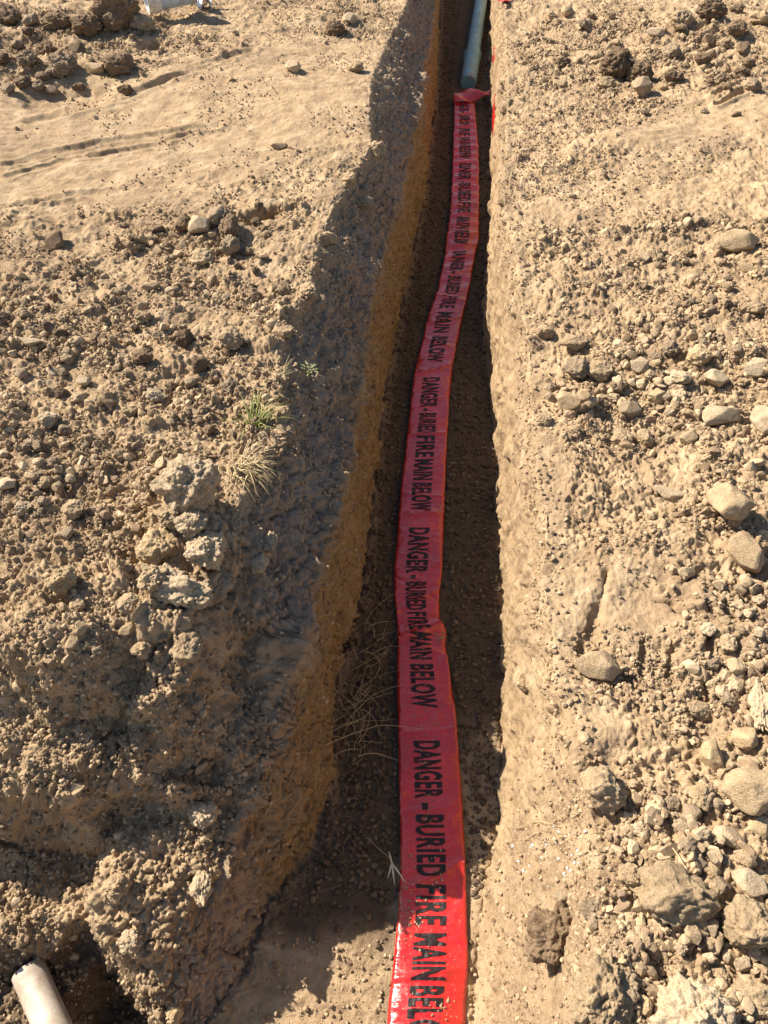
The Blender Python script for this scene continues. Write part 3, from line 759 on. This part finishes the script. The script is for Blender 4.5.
def tape_pt(s, t):
    """s metres from the far end, t 0..1 from left to right edge; arrays"""
    s = np.asarray(s, float); t = np.asarray(t, float)
    lx, ly = np.interp(s, arc, Lx[:, 0]), np.interp(s, arc, Lx[:, 1]); rx, ry = np.interp(s, arc, Rx[:, 0]), np.interp(s, arc, Rx[:, 1])
    x = lx*(1-t)+rx*t; y = ly*(1-t)+ry*t
    farw = sstep(row_to_s(330), row_to_s(230), s)
    z = .019 + .004*perlin(s*3, t*.8, s*0, 611) + .0035*perlin(s*9, t*1.6, s*0, 612)
    # sharp cross creases where the tape was folded
    def crease(py, amp, wd, slant=0.): 
        q = (s - row_to_s(py) + slant*(t-.5)*.15)/wd
        return amp*np.exp(-np.abs(q)*1.6)
    for py, amp, wd, sl in [(436,.007,.012,.1),(372,.008,.02,.5),(345,.008,.02,-.6),(516,.008,.015,.1),(497,.005,.01,-.1),(634,.016,.022,.35),(622,-.006,.012,.2),(648,.008,.016,-.5),(602,.006,.012,.6),(590,-.004,.01,-.6),
                            (732,.004,.008,.1),(700,.003,.01,-.3),(878,.006,.012,.5),(930,.004,.012,-.4),(975,.005,.016,.15),(1015,.005,.012,-.2),(985,-.003,.01,0),(810,.003,.012,.1),(300,.010,.02,-.4),(275,.01,.02,.3),(322,.008,.012,.4),(560,.004,.014,-.3)]:
        z = z + crease(py, amp, wd, sl)
    z = z + farw*(.008*np.sin(s*6.283/.105 + 2.2*perlin(s*2, t, s*0, 615) + (t-.5)*1.2)*(.6+.7*np.abs(perlin(s*5, t*1.1, s*0, 616))) + .006)
    z = z + (.0035*np.abs(perlin(s*30+t*4, t*5, s*0, 617)))
    edge = np.abs(t-.5)*2
    z = z - .003*edge**4 + .012*np.abs(perlin(s*5.3, np.sign(t-.5)*3, s*0, 631))*edge**5 + .0022*np.abs(perlin(s*24+t*9, t*4, s*0, 633)) + .0022*np.abs(perlin(s*17-t*12, t*2, s*0, 634))
    # at the near end it bellies up a little
    z = z + .012*sstep(row_to_s(900), row_to_s(1020), s)*(1-edge**2)
    x = x + .0015*perlin(s*14, t*0, s*0, 618)
    return np.stack([x, y, z], -1)
def tape_normal(s, t):
    e = 1e-3
    a = tape_pt(s+e, t)-tape_pt(s-e, t); b = tape_pt(s, t+e*3)-tape_pt(s, t-e*3)
    n = np.cross(b, a); n = np.where(n[..., 2:] < 0, -n, n); return n/(np.linalg.norm(n, axis=-1, keepdims=True)+1e-12)
def tape_mesh():
    ns, n_t = 1500, 20
    S, T = np.meshgrid(np.linspace(0, TL, ns), np.linspace(0, 1, n_t), indexing='ij')
    top = tape_pt(S, T); bot = top - tape_normal(S, T)*.0004
    V = np.concatenate([top.reshape(-1, 3), bot.reshape(-1, 3)])
    idx = np.arange(ns*n_t).reshape(ns, n_t); o_ = ns*n_t
    q = np.stack([idx[:-1, :-1], idx[1:, :-1], idx[1:, 1:], idx[:-1, 1:]], -1).reshape(-1, 4)
    F = [q, q[:, ::-1]+o_]
    for a in (idx[:, 0], idx[:, -1][::-1], idx[0, ::-1], idx[-1, :]):
        F.append(np.stack([a[:-1], a[:-1]+o_, a[1:]+o_, a[1:]], -1))
    return mesh_np('warning_tape', V, np.concatenate(F), True)
def tape_material():
    m, t, b = new_mat('red_plastic_film', .22, .8); b.inputs['Coat Weight'].default_value = .35; b.inputs['Coat Roughness'].default_value = .15
    g = N(t, 'ShaderNodeNewGeometry'); P_ = g.outputs['Position']
    n1 = noise(t, P_, 9, 5, .6); n2 = noise(t, P_, 120, 5, .7)
    c = ramp(t, n1, [(.35, (.46, .012, .017)), (.65, (.64, .028, .018))])
    dust = maprange(t, n2, .60, .74, 0, .45); c = mix(t, dust, c, (.42, .22, .13))
    t.links.new(c, b.inputs['Base Color'])
    t.links.new(maprange(t, n2, .4, .7, .15, .5), b.inputs['Roughness'])
    mp = N(t, 'ShaderNodeMapping'); mp.inputs['Scale'].default_value = (1, 3, 1); t.links.new(P_, mp.inputs['Vector'])
    bump(t, b, [(noise(t, mp.outputs[0], 14, 4, .5, .6), .012, .45), (noise(t, mp.outputs[0], 60, 3, .5), .002, .2)])
    return m
TAPE = tape_material()
tape = link('warning_tape', tape_mesh(), TAPE)
tag(tape, 'long red plastic warning tape with black lettering laid along the trench floor', 'warning tape')

INK, t_, b_ = new_mat('black_ink', .5, .35)
nn = noise(t_, N(t_, 'ShaderNodeNewGeometry').outputs['Position'], 170, 5, .7)
t_.links.new(ramp(t_, nn, [(.0, (.014, .011, .013)), (.60, (.018, .012, .013)), (.76, (.08, .02, .02))]), b_.inputs['Base Color'])
_fontcache = {}
def word_mesh(word):
    cu = bpy.data.curves.new('lettering', 'FONT'); cu.body = word; cu.size = 1; cu.offset = .032; cu.resolution_u = 4; cu.space_character = 1.12
    o = bpy.data.objects.new('lettering', cu); C.objects.link(o)
    dg = bpy.context.evaluated_depsgraph_get(); me = bpy.data.meshes.new_from_object(o.evaluated_get(dg))
    bpy.data.objects.remove(o); bpy.data.curves.remove(cu)
    return me
def lettering(words):
    """words: (text, photo row where it starts, where it ends)"""
    bm = bmesh.new()
    for word, y0, y1 in words:
        s0, s1 = row_to_s(y0), row_to_s(y1)
        me = word_mesh(word); b2 = bmesh.new(); b2.from_mesh(me); bpy.data.meshes.remove(me)
        xs = [v.co.x for v in b2.verts]; x0, x1 = min(xs), max(xs); cap = .70
        if word in '-·':
            for v in b2.verts: pass
        nsl = max(2, int((s1-s0)/.002))
        for k in range(1, nsl):
            bmesh.ops.bisect_plane(b2, geom=b2.verts[:]+b2.edges[:]+b2.faces[:], plane_co=(x0+(x1-x0)*k/nsl, 0, 0), plane_no=(1, 0, 0))
        for k in range(1, 9):
            bmesh.ops.bisect_plane(b2, geom=b2.verts[:]+b2.edges[:]+b2.faces[:], plane_co=(0, cap*k/9, 0), plane_no=(0, 1, 0))
        vs = np.array([v.co[:] for v in b2.verts])
        s = s0 + (vs[:, 0]-x0)/(x1-x0)*(s1-s0); t = T0 + (T1-T0)*vs[:, 1]/cap
        Q = tape_pt(s, t) + tape_normal(s, t)*.0012
        mp_ = [bm.verts.new(q) for q in Q]
        for f in b2.faces:
            try: bm.faces.new([mp_[v.index] for v in f.verts])
            except ValueError: pass
        b2.free()
    me = bpy.data.meshes.new('lettering'); bm.normal_update()
    for f in bm.faces:
        if f.normal.z < 0: f.normal_flip()
    bm.to_mesh(me); bm.free()
    return link('lettering', me, INK, tape)
T0, T1 = .27, .69
lettering([('DANGER', 742, 799), ('-', 804, 811), ('BURIED', 816, 878), ('FIRE', 886, 927), ('MAIN', 935, 982), ('BELOW', 988, 1062)])
lettering([('DANGER', 530, 575), ('-', 577.5, 581), ('BURIED', 584, 612), ('FIRE', 614, 632), ('MAIN', 636, 661), ('BELOW', 666, 709)])
lettering([('DANGER', 380, 409), ('-', 410.5, 413), ('BURIED', 415, 435), ('FIRE', 438, 459), ('MAIN', 461.5, 482), ('BELOW', 485, 513)])
lettering([('DANGER', 253, 273), ('-', 275, 277), ('BURIED', 279, 295), ('FIRE', 298, 310), ('MAIN', 314, 334), ('BELOW', 338, 364)])
lettering([('DANGER', 166, 182), ('-', 183, 185), ('BURIED', 187, 203), ('FIRE', 206, 216), ('MAIN', 219, 231), ('BELOW', 234, 248)])
lettering([('DANGER', 104, 114), ('-', 115, 116), ('BURIED', 117.5, 128), ('FIRE', 130, 137), ('MAIN', 139, 147), ('BELOW', 149, 160)])

def strip(name, rows_, parent=None, mat=TAPE, th=.0005):
    """thin bent film from rows of points"""
    A = np.array(rows_, float); n, m_ = A.shape[:2]
    gu = np.gradient(A, axis=0); gv = np.gradient(A, axis=1); nn_ = np.cross(gu, gv); nn_ /= np.linalg.norm(nn_, axis=-1, keepdims=True)+1e-9
    V = np.concatenate([A.reshape(-1, 3), (A-nn_*th).reshape(-1, 3)]); idx = np.arange(n*m_).reshape(n, m_); o_ = n*m_
    q = np.stack([idx[:-1, :-1], idx[1:, :-1], idx[1:, 1:], idx[:-1, 1:]], -1).reshape(-1, 4); F = [q, q[:, ::-1]+o_]
    for a in (idx[:, 0], idx[:, -1][::-1], idx[0, ::-1], idx[-1, :]): F.append(np.stack([a[:-1], a[:-1]+o_, a[1:]+o_, a[1:]], -1))
    return link(name, mesh_np(name, V, np.concatenate(F), True), mat, parent)
# folded far end of the tape, flipped over towards the right
rows_ = []
for i in range(26):
    u = i/25; row = []
    for j in range(8):
        v = j/7
        x = -.05 + .24*u; y = 5.46 + .05*u + (.11*(1-.5*u))*v; z = .026 + .035*u + .040*math.sin(min(1, v*1.3)*1.57)*(1-.4*u) + .014*math.sin(u*9+v*4)
        row.append((x, y, z))
    rows_.append(row)
strip('folded_end', rows_, tape)
# a second red film that stands against the right wall further on
rows_ = []
pts_r = [(5.0, .42), (5.6, .46), (6.4, .47), (7.2, .52), (8.6, .56)]
for i in range(60):
    yv = 4.5 + 1.3*i/59
    row = []
    xwall = float(interp_y(WALL_R, yv))
    for j in range(6):
        v = j/5
        row.append((xwall - .012 + .010*math.sin(yv*5) + .006*v, yv, .20 + .09*v + .012*math.sin(yv*4)))
    rows_.append(row)
film = strip('tape_strip', rows_); tag(film, 'narrow red plastic strip along the right trench wall near the far end', 'tape strip')
p0, dep0 = on_ground(500, 4)
rows_ = [[(p0.x-.03+.01*j+.03*math.sin(i*.7), p0.y-.12+.035*i, p0.z+.012+.014*math.sin(i*1.1+j*.5)+.004*j) for j in range(5)] for i in range(9)]
film2 = strip('tape_scrap', rows_); tag(film2, 'small crumpled red scrap on the right trench lip at the very top edge', 'tape scrap')

# ------------------------------------------------------------------ pipes
def sweep(pts, radii, seg_=40, cap=True):
    """surface of revolution along a path; pts list of Vector, radii per point"""
    V = []; F = []
    for i, (p, r) in enumerate(zip(pts, radii)):
        a = pts[min(i+1, len(pts)-1)] - pts[max(i-1, 0)]
        a.normalize(); u = a.orthogonal().normalized() if i == 0 else (u_prev - a*a.dot(u_prev)).normalized(); u_prev = u
        v = a.cross(u)
        for k in range(seg_):
            th = 2*math.pi*k/seg_; V.append(p + u*math.cos(th)*r + v*math.sin(th)*r)
    for i in range(len(pts)-1):
        for k in range(seg_):
            F.append((i*seg_+k, i*seg_+(k+1) % seg_, (i+1)*seg_+(k+1) % seg_, (i+1)*seg_+k))
    return [tuple(v) for v in V], F
def tube(name, a, b, prof, mat, parent=None, bend=0):
    """prof: (distance along, radius) pairs; goes out and back for a hollow wall"""
    a, b = Vector(a), Vector(b); dr = (b-a).normalized(); L = (b-a).length
    V = []; F = []; seg_ = 48
    u = dr.orthogonal().normalized(); v = dr.cross(u)
    for (s, r) in prof:
        c = a + dr*s + Vector((0, 0, bend*math.sin(math.pi*min(max(s/L, 0), 1))))
        for k in range(seg_):
            th = 2*math.pi*k/seg_; V.append(c + u*math.cos(th)*r + v*math.sin(th)*r)
    for i in range(len(prof)-1):
        for k in range(seg_): F.append((i*seg_+k, i*seg_+(k+1) % seg_, (i+1)*seg_+(k+1) % seg_, (i+1)*seg_+k))
    me = bpy.data.meshes.new(name); me.from_pydata([tuple(q) for q in V], [], F)
    for f in me.polygons: f.use_smooth = True
    me.update(); o = link(name, me, mat, parent)
    try: me.set_sharp_from_angle(angle=R(35))
    except Exception: pass
    return o
def pvc(name, c, dirt, rough=.38, dirtcol=(.30, .20, .12)):
    m, t, b = new_mat(name, rough, .5)
    Pn = N(t, 'ShaderNodeNewGeometry').outputs['Position']
    n1 = noise(t, Pn, 22, 6, .65, .4); n2 = noise(t, Pn, 200, 4, .7)
    col = mix(t, maprange(t, n1, .48-dirt*.25, .72, 0, .85), c, dirtcol); col = mix(t, maprange(t, n2, .58, .7, 0, .5), col, dirtcol)
    t.links.new(col, b.inputs['Base Color']); t.links.new(maprange(t, n1, .4, .7, rough, .85), b.inputs['Roughness'])
    bump(t, b, [(n2, .0008, .5)])
    return m
BLUE = pvc('blue_green_pvc', (.14, .35, .46), .0)
WHITE = pvc('dusty_white_pvc', (.60, .54, .46), .6, .5, (.27, .19, .12))
PALE = pvc('pale_blue_pvc', (.55, .66, .74), .1)
a = Vector((*gp(468, 84, .05), .035)); b = Vector((*gp(481, 0, .09), .075)); far = a + (b-a)*4.2
near = a + (b-a).normalized()*.05
pipe = empty('water_pipe', (a.x, a.y, 0)); tag(pipe, 'blue-green plastic pipe coming out from under the far end of the red tape', 'pipe')
def in_parent(o, root): o.parent = root; o.matrix_parent_inverse = Matrix.Translation(-Vector(root.location)); return o
L_ = (far-near).length
sg = (a-near).length
r_ = .050
in_parent(tube('pipe_barrel', near, far, [(0, .001), (0, r_)] + [(L_*k/60, r_) for k in range(1, 60)] + [(L_, r_), (L_, .001)], BLUE), pipe)
kk = (Vector((*gp(471, 52, .08), .07))-near).length
in_parent(tube('bell_socket', near, far, [(kk-.50, r_+.001), (kk-.48, .0555), (kk-.02, .0565), (kk, .064), (kk+.035, .064), (kk+.045, .0575), (kk+.05, r_+.001)], BLUE), pipe)
in_parent(tube('socket_ring', near, far, [(kk+.50, r_+.001), (kk+.505, r_+.004), (kk+.53, r_+.004), (kk+.535, r_+.001)], BLUE), pipe)

# white pipe in the hole at the lower left
q0 = Vector((*gp(28, 970, .022), .022)); q1 = Vector((*gp(67, 1060, .018), .018)); dr = (q1-q0).normalized(); L_ = 1.1
wp = empty('drain_pipe', tuple(q0)); tag(wp, 'dusty white plastic pipe with an open end in the lower left hole', 'pipe')
in_parent(tube('pipe_barrel', q0, q0+dr*L_, [(.18, .030), (.004, .030), (0, .0315), (0, .0335), (.002, .035)] + [(L_*k/20, .035) for k in range(1, 21)] + [(L_, .001)], WHITE), wp)

# pale pipe piece at the top edge behind the clods
c_ = Vector((*gp(145, -1, .72), .72)); e_ = c_ + Vector((.24, .13, .02))
pp = empty('plastic_pipe', tuple(c_)); tag(pp, 'pale blue-white plastic pipe piece lying behind the clods at the top left edge', 'pipe')
Lp = (e_-c_).length
in_parent(tube('pipe_barrel', c_, e_, [(.12, .058), (.003, .058), (0, .060), (0, .064), (.003, .066), (Lp-.003, .066), (Lp, .064), (Lp, .060), (Lp-.1, .058), (Lp-.1, .001)], PALE), pp)
in_parent(tube('end_collar', c_, e_, [(.0, .0665), (.0, .075), (.07, .075), (.07, .0665)], pvc('white_collar_plastic', (.80, .80, .78), .05)), pp)
# crumpled scrap
p0, dep0 = on_ground(203, 5)
rows_ = [[(p0.x-.05+.016*i, p0.y-.03+.02*j, p0.z+.035+.03*math.sin(i*1.3+j*.8)+.02*math.cos(j*1.9-i)) for j in range(8)] for i in range(8)]
PL = pvc('white_film', (.72, .78, .84), .02); sc_ = strip('plastic_scrap', rows_, None, PL); tag(sc_, 'crumpled whitish plastic scrap at the top edge right of the pale pipe', 'plastic scrap')

# ------------------------------------------------------------------ grass, straw, twigs
def blade_mesh(bm, base, dir2, length, width, droop, lean, segs=9, twist=0):
    """one tapered blade bending over"""
    p = Vector(base); d = Vector((dir2[0]*lean, dir2[1]*lean, 1)).normalized(); side = Vector((-dir2[1], dir2[0], 0)).normalized()
    prev = None
    for i in range(segs+1):
        t = i/segs; wd = width*(1-t)**.7*(.6+.4*min(1, t*6)) + .00015
        s2 = (side*math.cos(twist*t) + d.cross(side)*math.sin(twist*t))
        up = s2.cross(d)*wd*.25
        row = [bm.verts.new(p - s2*wd), bm.verts.new(p + up), bm.verts.new(p + s2*wd), bm.verts.new(p - up)]
        if prev:
            for k in range(4): bm.faces.new((prev[k], prev[(k+1) % 4], row[(k+1) % 4], row[k]))
        prev = row
        d = (d + Vector((dir2[0]*.6, dir2[1]*.6, -1))*droop/segs).normalized(); p = p + d*length/segs
def plant_material(name, c_a, c_b):
    m, t, b = new_mat(name, .6, .3)
    g = N(t, 'ShaderNodeNewGeometry'); c = mix(t, g.outputs['Random Per Island'], c_a, c_b)
    c = mix(t, maprange(t, noise(t, g.outputs['Position'], 60, 4, .6), .45, .65, 0, .5), c, tuple(v*.6 for v in c_a)); t.links.new(c, b.inputs['Base Color'])
    return m
GREEN = plant_material('green_grass', (.20, .24, .055), (.36, .36, .12)); STRAW = plant_material('dry_straw', (.38, .29, .15), (.58, .48, .29)); ROOT = plant_material('dry_roots', (.17, .115, .065), (.33, .24, .145))
PALEL = plant_material('pale_leaf', (.55, .52, .38), (.66, .62, .46))
def tuft(name, px, py, n, L, spread, mat, label, cat, main=(1, 0), width=.0012, droop=1.4, seed=1, lean=.6, fan=1.2):
    rd = random.Random(seed); p, dep = on_ground(px, py); bm = bmesh.new()
    for i in range(n):
        a = math.atan2(main[1], main[0]) + rd.gauss(0, fan)
        b0 = p + Vector((rd.gauss(0, spread), rd.gauss(0, spread), -.004))
        blade_mesh(bm, b0, (math.cos(a), math.sin(a)), L*rd.uniform(.45, 1.1), width*rd.uniform(.6, 1.3), droop*rd.uniform(.5, 1.4), lean*rd.uniform(.3, 1.6), twist=rd.uniform(-1, 1))
    me = bpy.data.meshes.new(name); bm.to_mesh(me); bm.free()
    for f in me.polygons: f.use_smooth = True
    return tag(link(name, me, mat), label, cat)
tuft('grass_tuft', 256, 424, 40, .125, .010, GREEN, 'small green-yellow grass tuft on the rim of the left bank', 'grass', (1, .5), seed=3, fan=1.5, droop=1.0, width=.0022)
tuft('straw_tuft', 238, 468, 70, .125, .016, STRAW, 'dry straw-coloured grass tuft drooping over the rim below the green one', 'grass', (1, -.25), seed=5, fan=.8, droop=1.7, width=.002)
tuft('grass_tuft', 284, 378, 14, .075, .006, STRAW, 'sparse pale grass blades on the rim above the green tuft', 'grass', (1, .2), seed=8, fan=.8, droop=1.2)
# a small leafy weed on the wall edge
def weed(px, py, label):
    p, dep = on_ground(px, py); rt = empty('weed', tuple(p)); tag(rt, label, 'weed'); rd = random.Random(4)
    bm = bmesh.new()
    for i in range(4): blade_mesh(bm, (0, 0, 0), (math.cos(i*1.6), math.sin(i*1.6)), .035, .0008, .8, .6)
    me = bpy.data.meshes.new('stem'); bm.to_mesh(me); bm.free(); o = link('stem', me, GREEN, rt)
    bm = bmesh.new()
    for i in range(26):
        a = rd.uniform(0, 6.28); r0 = rd.uniform(.004, .028)
        blade_mesh(bm, (math.cos(a)*r0, math.sin(a)*r0, rd.uniform(.008, .028)), (math.cos(a), math.sin(a)), rd.uniform(.008, .016), .0028, .9, 1.2, segs=5)
    me = bpy.data.meshes.new('foliage'); bm.to_mesh(me); bm.free(); link('foliage', me, plant_material('weed_leaf', (.17, .19, .08), (.28, .29, .14)), rt)
weed(312, 374, 'little grey-green leafy weed at the edge of the shaded trench wall')
# root and straw tangle at the foot of the left wall
def tangle(name, spots_, n, L, mat, label, cat, seed, r=.0009, flat_=.6):
    rd = random.Random(seed); bm = bmesh.new()
    for i in range(n):
        px, py = rd.choice(spots_); px += rd.gauss(0, 8); py += rd.gauss(0, 10)
        p, dep = on_ground(px, py); p = p + Vector((0, 0, rd.uniform(0, .02)))
        a = rd.gauss(.7, .7); d = Vector((math.cos(a), math.sin(a), rd.uniform(-.1, .55))).normalized(); ln_ = L*rd.uniform(.4, 1.3); prev = None
        segs = 10; rr = r*rd.uniform(.6, 1.5); cur = Vector((rd.gauss(0, 1), rd.gauss(0, 1), rd.gauss(0, 1)))*.16
        for k in range(segs+1):
            u = d.orthogonal().normalized(); v = d.cross(u); q = rr*(1-.6*k/segs)
            row = [bm.verts.new(p+u*q), bm.verts.new(p+v*q), bm.verts.new(p-u*q), bm.verts.new(p-v*q)]
            if prev:
                for j in range(4): bm.faces.new((prev[j], prev[(j+1) % 4], row[(j+1) % 4], row[j]))
            prev = row; p = p + d*ln_/segs; d = (d+cur+Vector((0, 0, -.06))).normalized()
            if p.z < .012: p.z = .012; d.z = abs(d.z)*.3
    me = bpy.data.meshes.new(name); bm.to_mesh(me); bm.free()
    return tag(link(name, me, mat), label, cat)
tangle('straw_tangle', [(362,655),(350,690),(345,720),(372,640),(360,700),(352,750)], 75, .12, STRAW, 'tangle of dry straw and roots at the foot of the left trench wall', 'straw', 3)
tangle('root_tangle', [(345,780),(335,820),(350,850)], 26, .06, ROOT, 'sparse thin dry roots on the shaded trench floor below the straw tangle', 'roots', 9, r=.0006)
def stalk(name, pts, r, mat, label, cat, lift=.004, parent=None):
    Q = []
    for (px, py, dz) in pts:
        p, dep = on_ground(px, py); Q.append(p + Vector((0, 0, dz+lift)))
    P2 = []
    for i in range(len(Q)-1):
        for k in range(6): P2.append(Q[i].lerp(Q[i+1], k/6))
    P2.append(Q[-1])
    for _ in range(3): P2 = [P2[0]] + [(P2[i-1]+P2[i]*2+P2[i+1])/4 for i in range(1, len(P2)-1)] + [P2[-1]]
    rad = [r*(1-.5*i/len(P2)) for i in range(len(P2))]
    V, F = sweep(P2, rad, 8)
    me = bpy.data.meshes.new(name); me.from_pydata(V, [], F); me.update()
    for f in me.polygons: f.use_smooth = True
    return tag(link(name, me, mat), label, cat)
stalk('straw_stalk', [(326,748,.02),(350,742,.045),(380,735,.055),(402,735,.045),(424,736,.03)], .0011, STRAW, 'single thin straw reaching from the left wall across the red tape', 'straw')
stalk('straw_stalk', [(366,838,.01),(380,852,.03),(392,866,.03),(402,880,.025)], .0008, STRAW, 'thin stalk leading to the forked pale leaf beside the tape', 'straw')
stalk('straw_stalk', [(296,900,.01),(320,893,.02),(345,888,.015)], .0006, ROOT, 'faint thin stalk on the shaded floor left of the forked pale leaf', 'straw')
stalk('root', [(512,644,.0),(505,645,.004),(497,643,-.01)], .0009, STRAW, 'short pale root sticking out of the right trench wall', 'root')
stalk('twig', [(650,862,.012),(668,872,.02),(684,884,.018),(700,902,.006)], .0016, ROOT, 'thin brown twig lying over the biggest boulder at the lower right', 'twig')
stalk('twig', [(668,850,.012),(676,866,.02),(686,884,.022)], .0012, STRAW, 'pale twig crossing the brown one above the biggest boulder', 'twig')
stalk('straw_stalk', [(515,832,.008),(535,826,.012),(562,828,.008)], .0009, STRAW, 'straw lying flat on the sunny slope right of the tape', 'straw')
stalk('straw_stalk', [(520,842,.008),(545,832,.010),(568,815,.008)], .0008, STRAW, 'slanting straw crossing the flat one on the sunny slope', 'straw')
# forked pale leaf
p, dep = on_ground(395, 868); p = p + Vector((0, 0, .03)); bm = bmesh.new()
for a, L in ((-1.35, .05), (-1.75, .038), (-.85, .055), (1.9, .03)):
    blade_mesh(bm, p, (math.cos(a), math.sin(a)), L, .0026, .6, 3.5, segs=7)
me = bpy.data.meshes.new('dry_leaf'); bm.to_mesh(me); bm.free(); tag(link('dry_leaf', me, PALEL), 'pale forked dry leaf in the shade at the left edge of the tape', 'leaf')

# ------------------------------------------------------------------ white lime crumbs and dirt on the tape
LIME, t_, b_ = new_mat('white_lime', .9, .1); b_.inputs['Base Color'].default_value = (.60, .59, .57, 1)
wl = 0*P[..., 0]
for px, py, rr in ((550, 862, 24), (543, 890, 12), (582, 872, 12), (560, 842, 22), (572, 825, 14), (536, 852, 14)):
    wl += np.exp(-((PX-px)**2+(PY-py)**2)/(rr*rr))*(DEP < 2)*(P[..., 0] > .17)
crumbs('lime_crumbs', 110, wl*(wl > .05)*np.abs(area), .001, .0040, 3, [LIME], 'white lime crumbs scattered on the sunny slope right of the tape')
def on_tape(name, spots_, n, rmin, rmax, mats, label):
    Q = []
    rd = random.Random(12)
    bm = bmesh.new()
    for i in range(n):
        y, t, sp_ = rd.choice(spots_); s = row_to_s(y + rd.gauss(0, sp_)); t = min(.97, max(.02, t + rd.gauss(0, .10)))
        q = tape_pt(s, t); r = rmin + (rmax-rmin)*rd.random()**3
        ret = bmesh.ops.create_icosphere(bm, subdivisions=1, radius=r, matrix=Matrix.Translation(Vector(q)+Vector((0, 0, r*.5))) @ Euler((rd.random()*6, rd.random()*6, 0)).to_matrix().to_4x4() @ Matrix.Diagonal((1, rd.uniform(.6, 1.2), rd.uniform(.5, .9), 1)))
        for v in ret['verts']: v.co += Vector((rd.uniform(-1, 1), rd.uniform(-1, 1), rd.uniform(-1, 1)))*r*.22
    me = bpy.data.meshes.new(name); bm.to_mesh(me); bm.free()
    return tag(link(name, me, mats), label, None, None, 'stuff')
on_tape('tape_dirt', [(650,.5,30),(730,.4,40),(820,.5,40),(560,.3,30),(905,.05,14),(915,.10,12),(925,.12,12),(880,.55,6),(895,.2,10),(640,.9,4),(860,.1,10),(1012,.7,6),(930,.2,10)], 700, .0007, .0034, CR1, 'tan dirt crumbs sprinkled on the red tape')
on_tape('tape_grit', [(y, .5, 30) for y in range(150, 1000, 60)], 240, .0008, .0028, CR2, 'dark grit scattered thinly over the whole red tape')
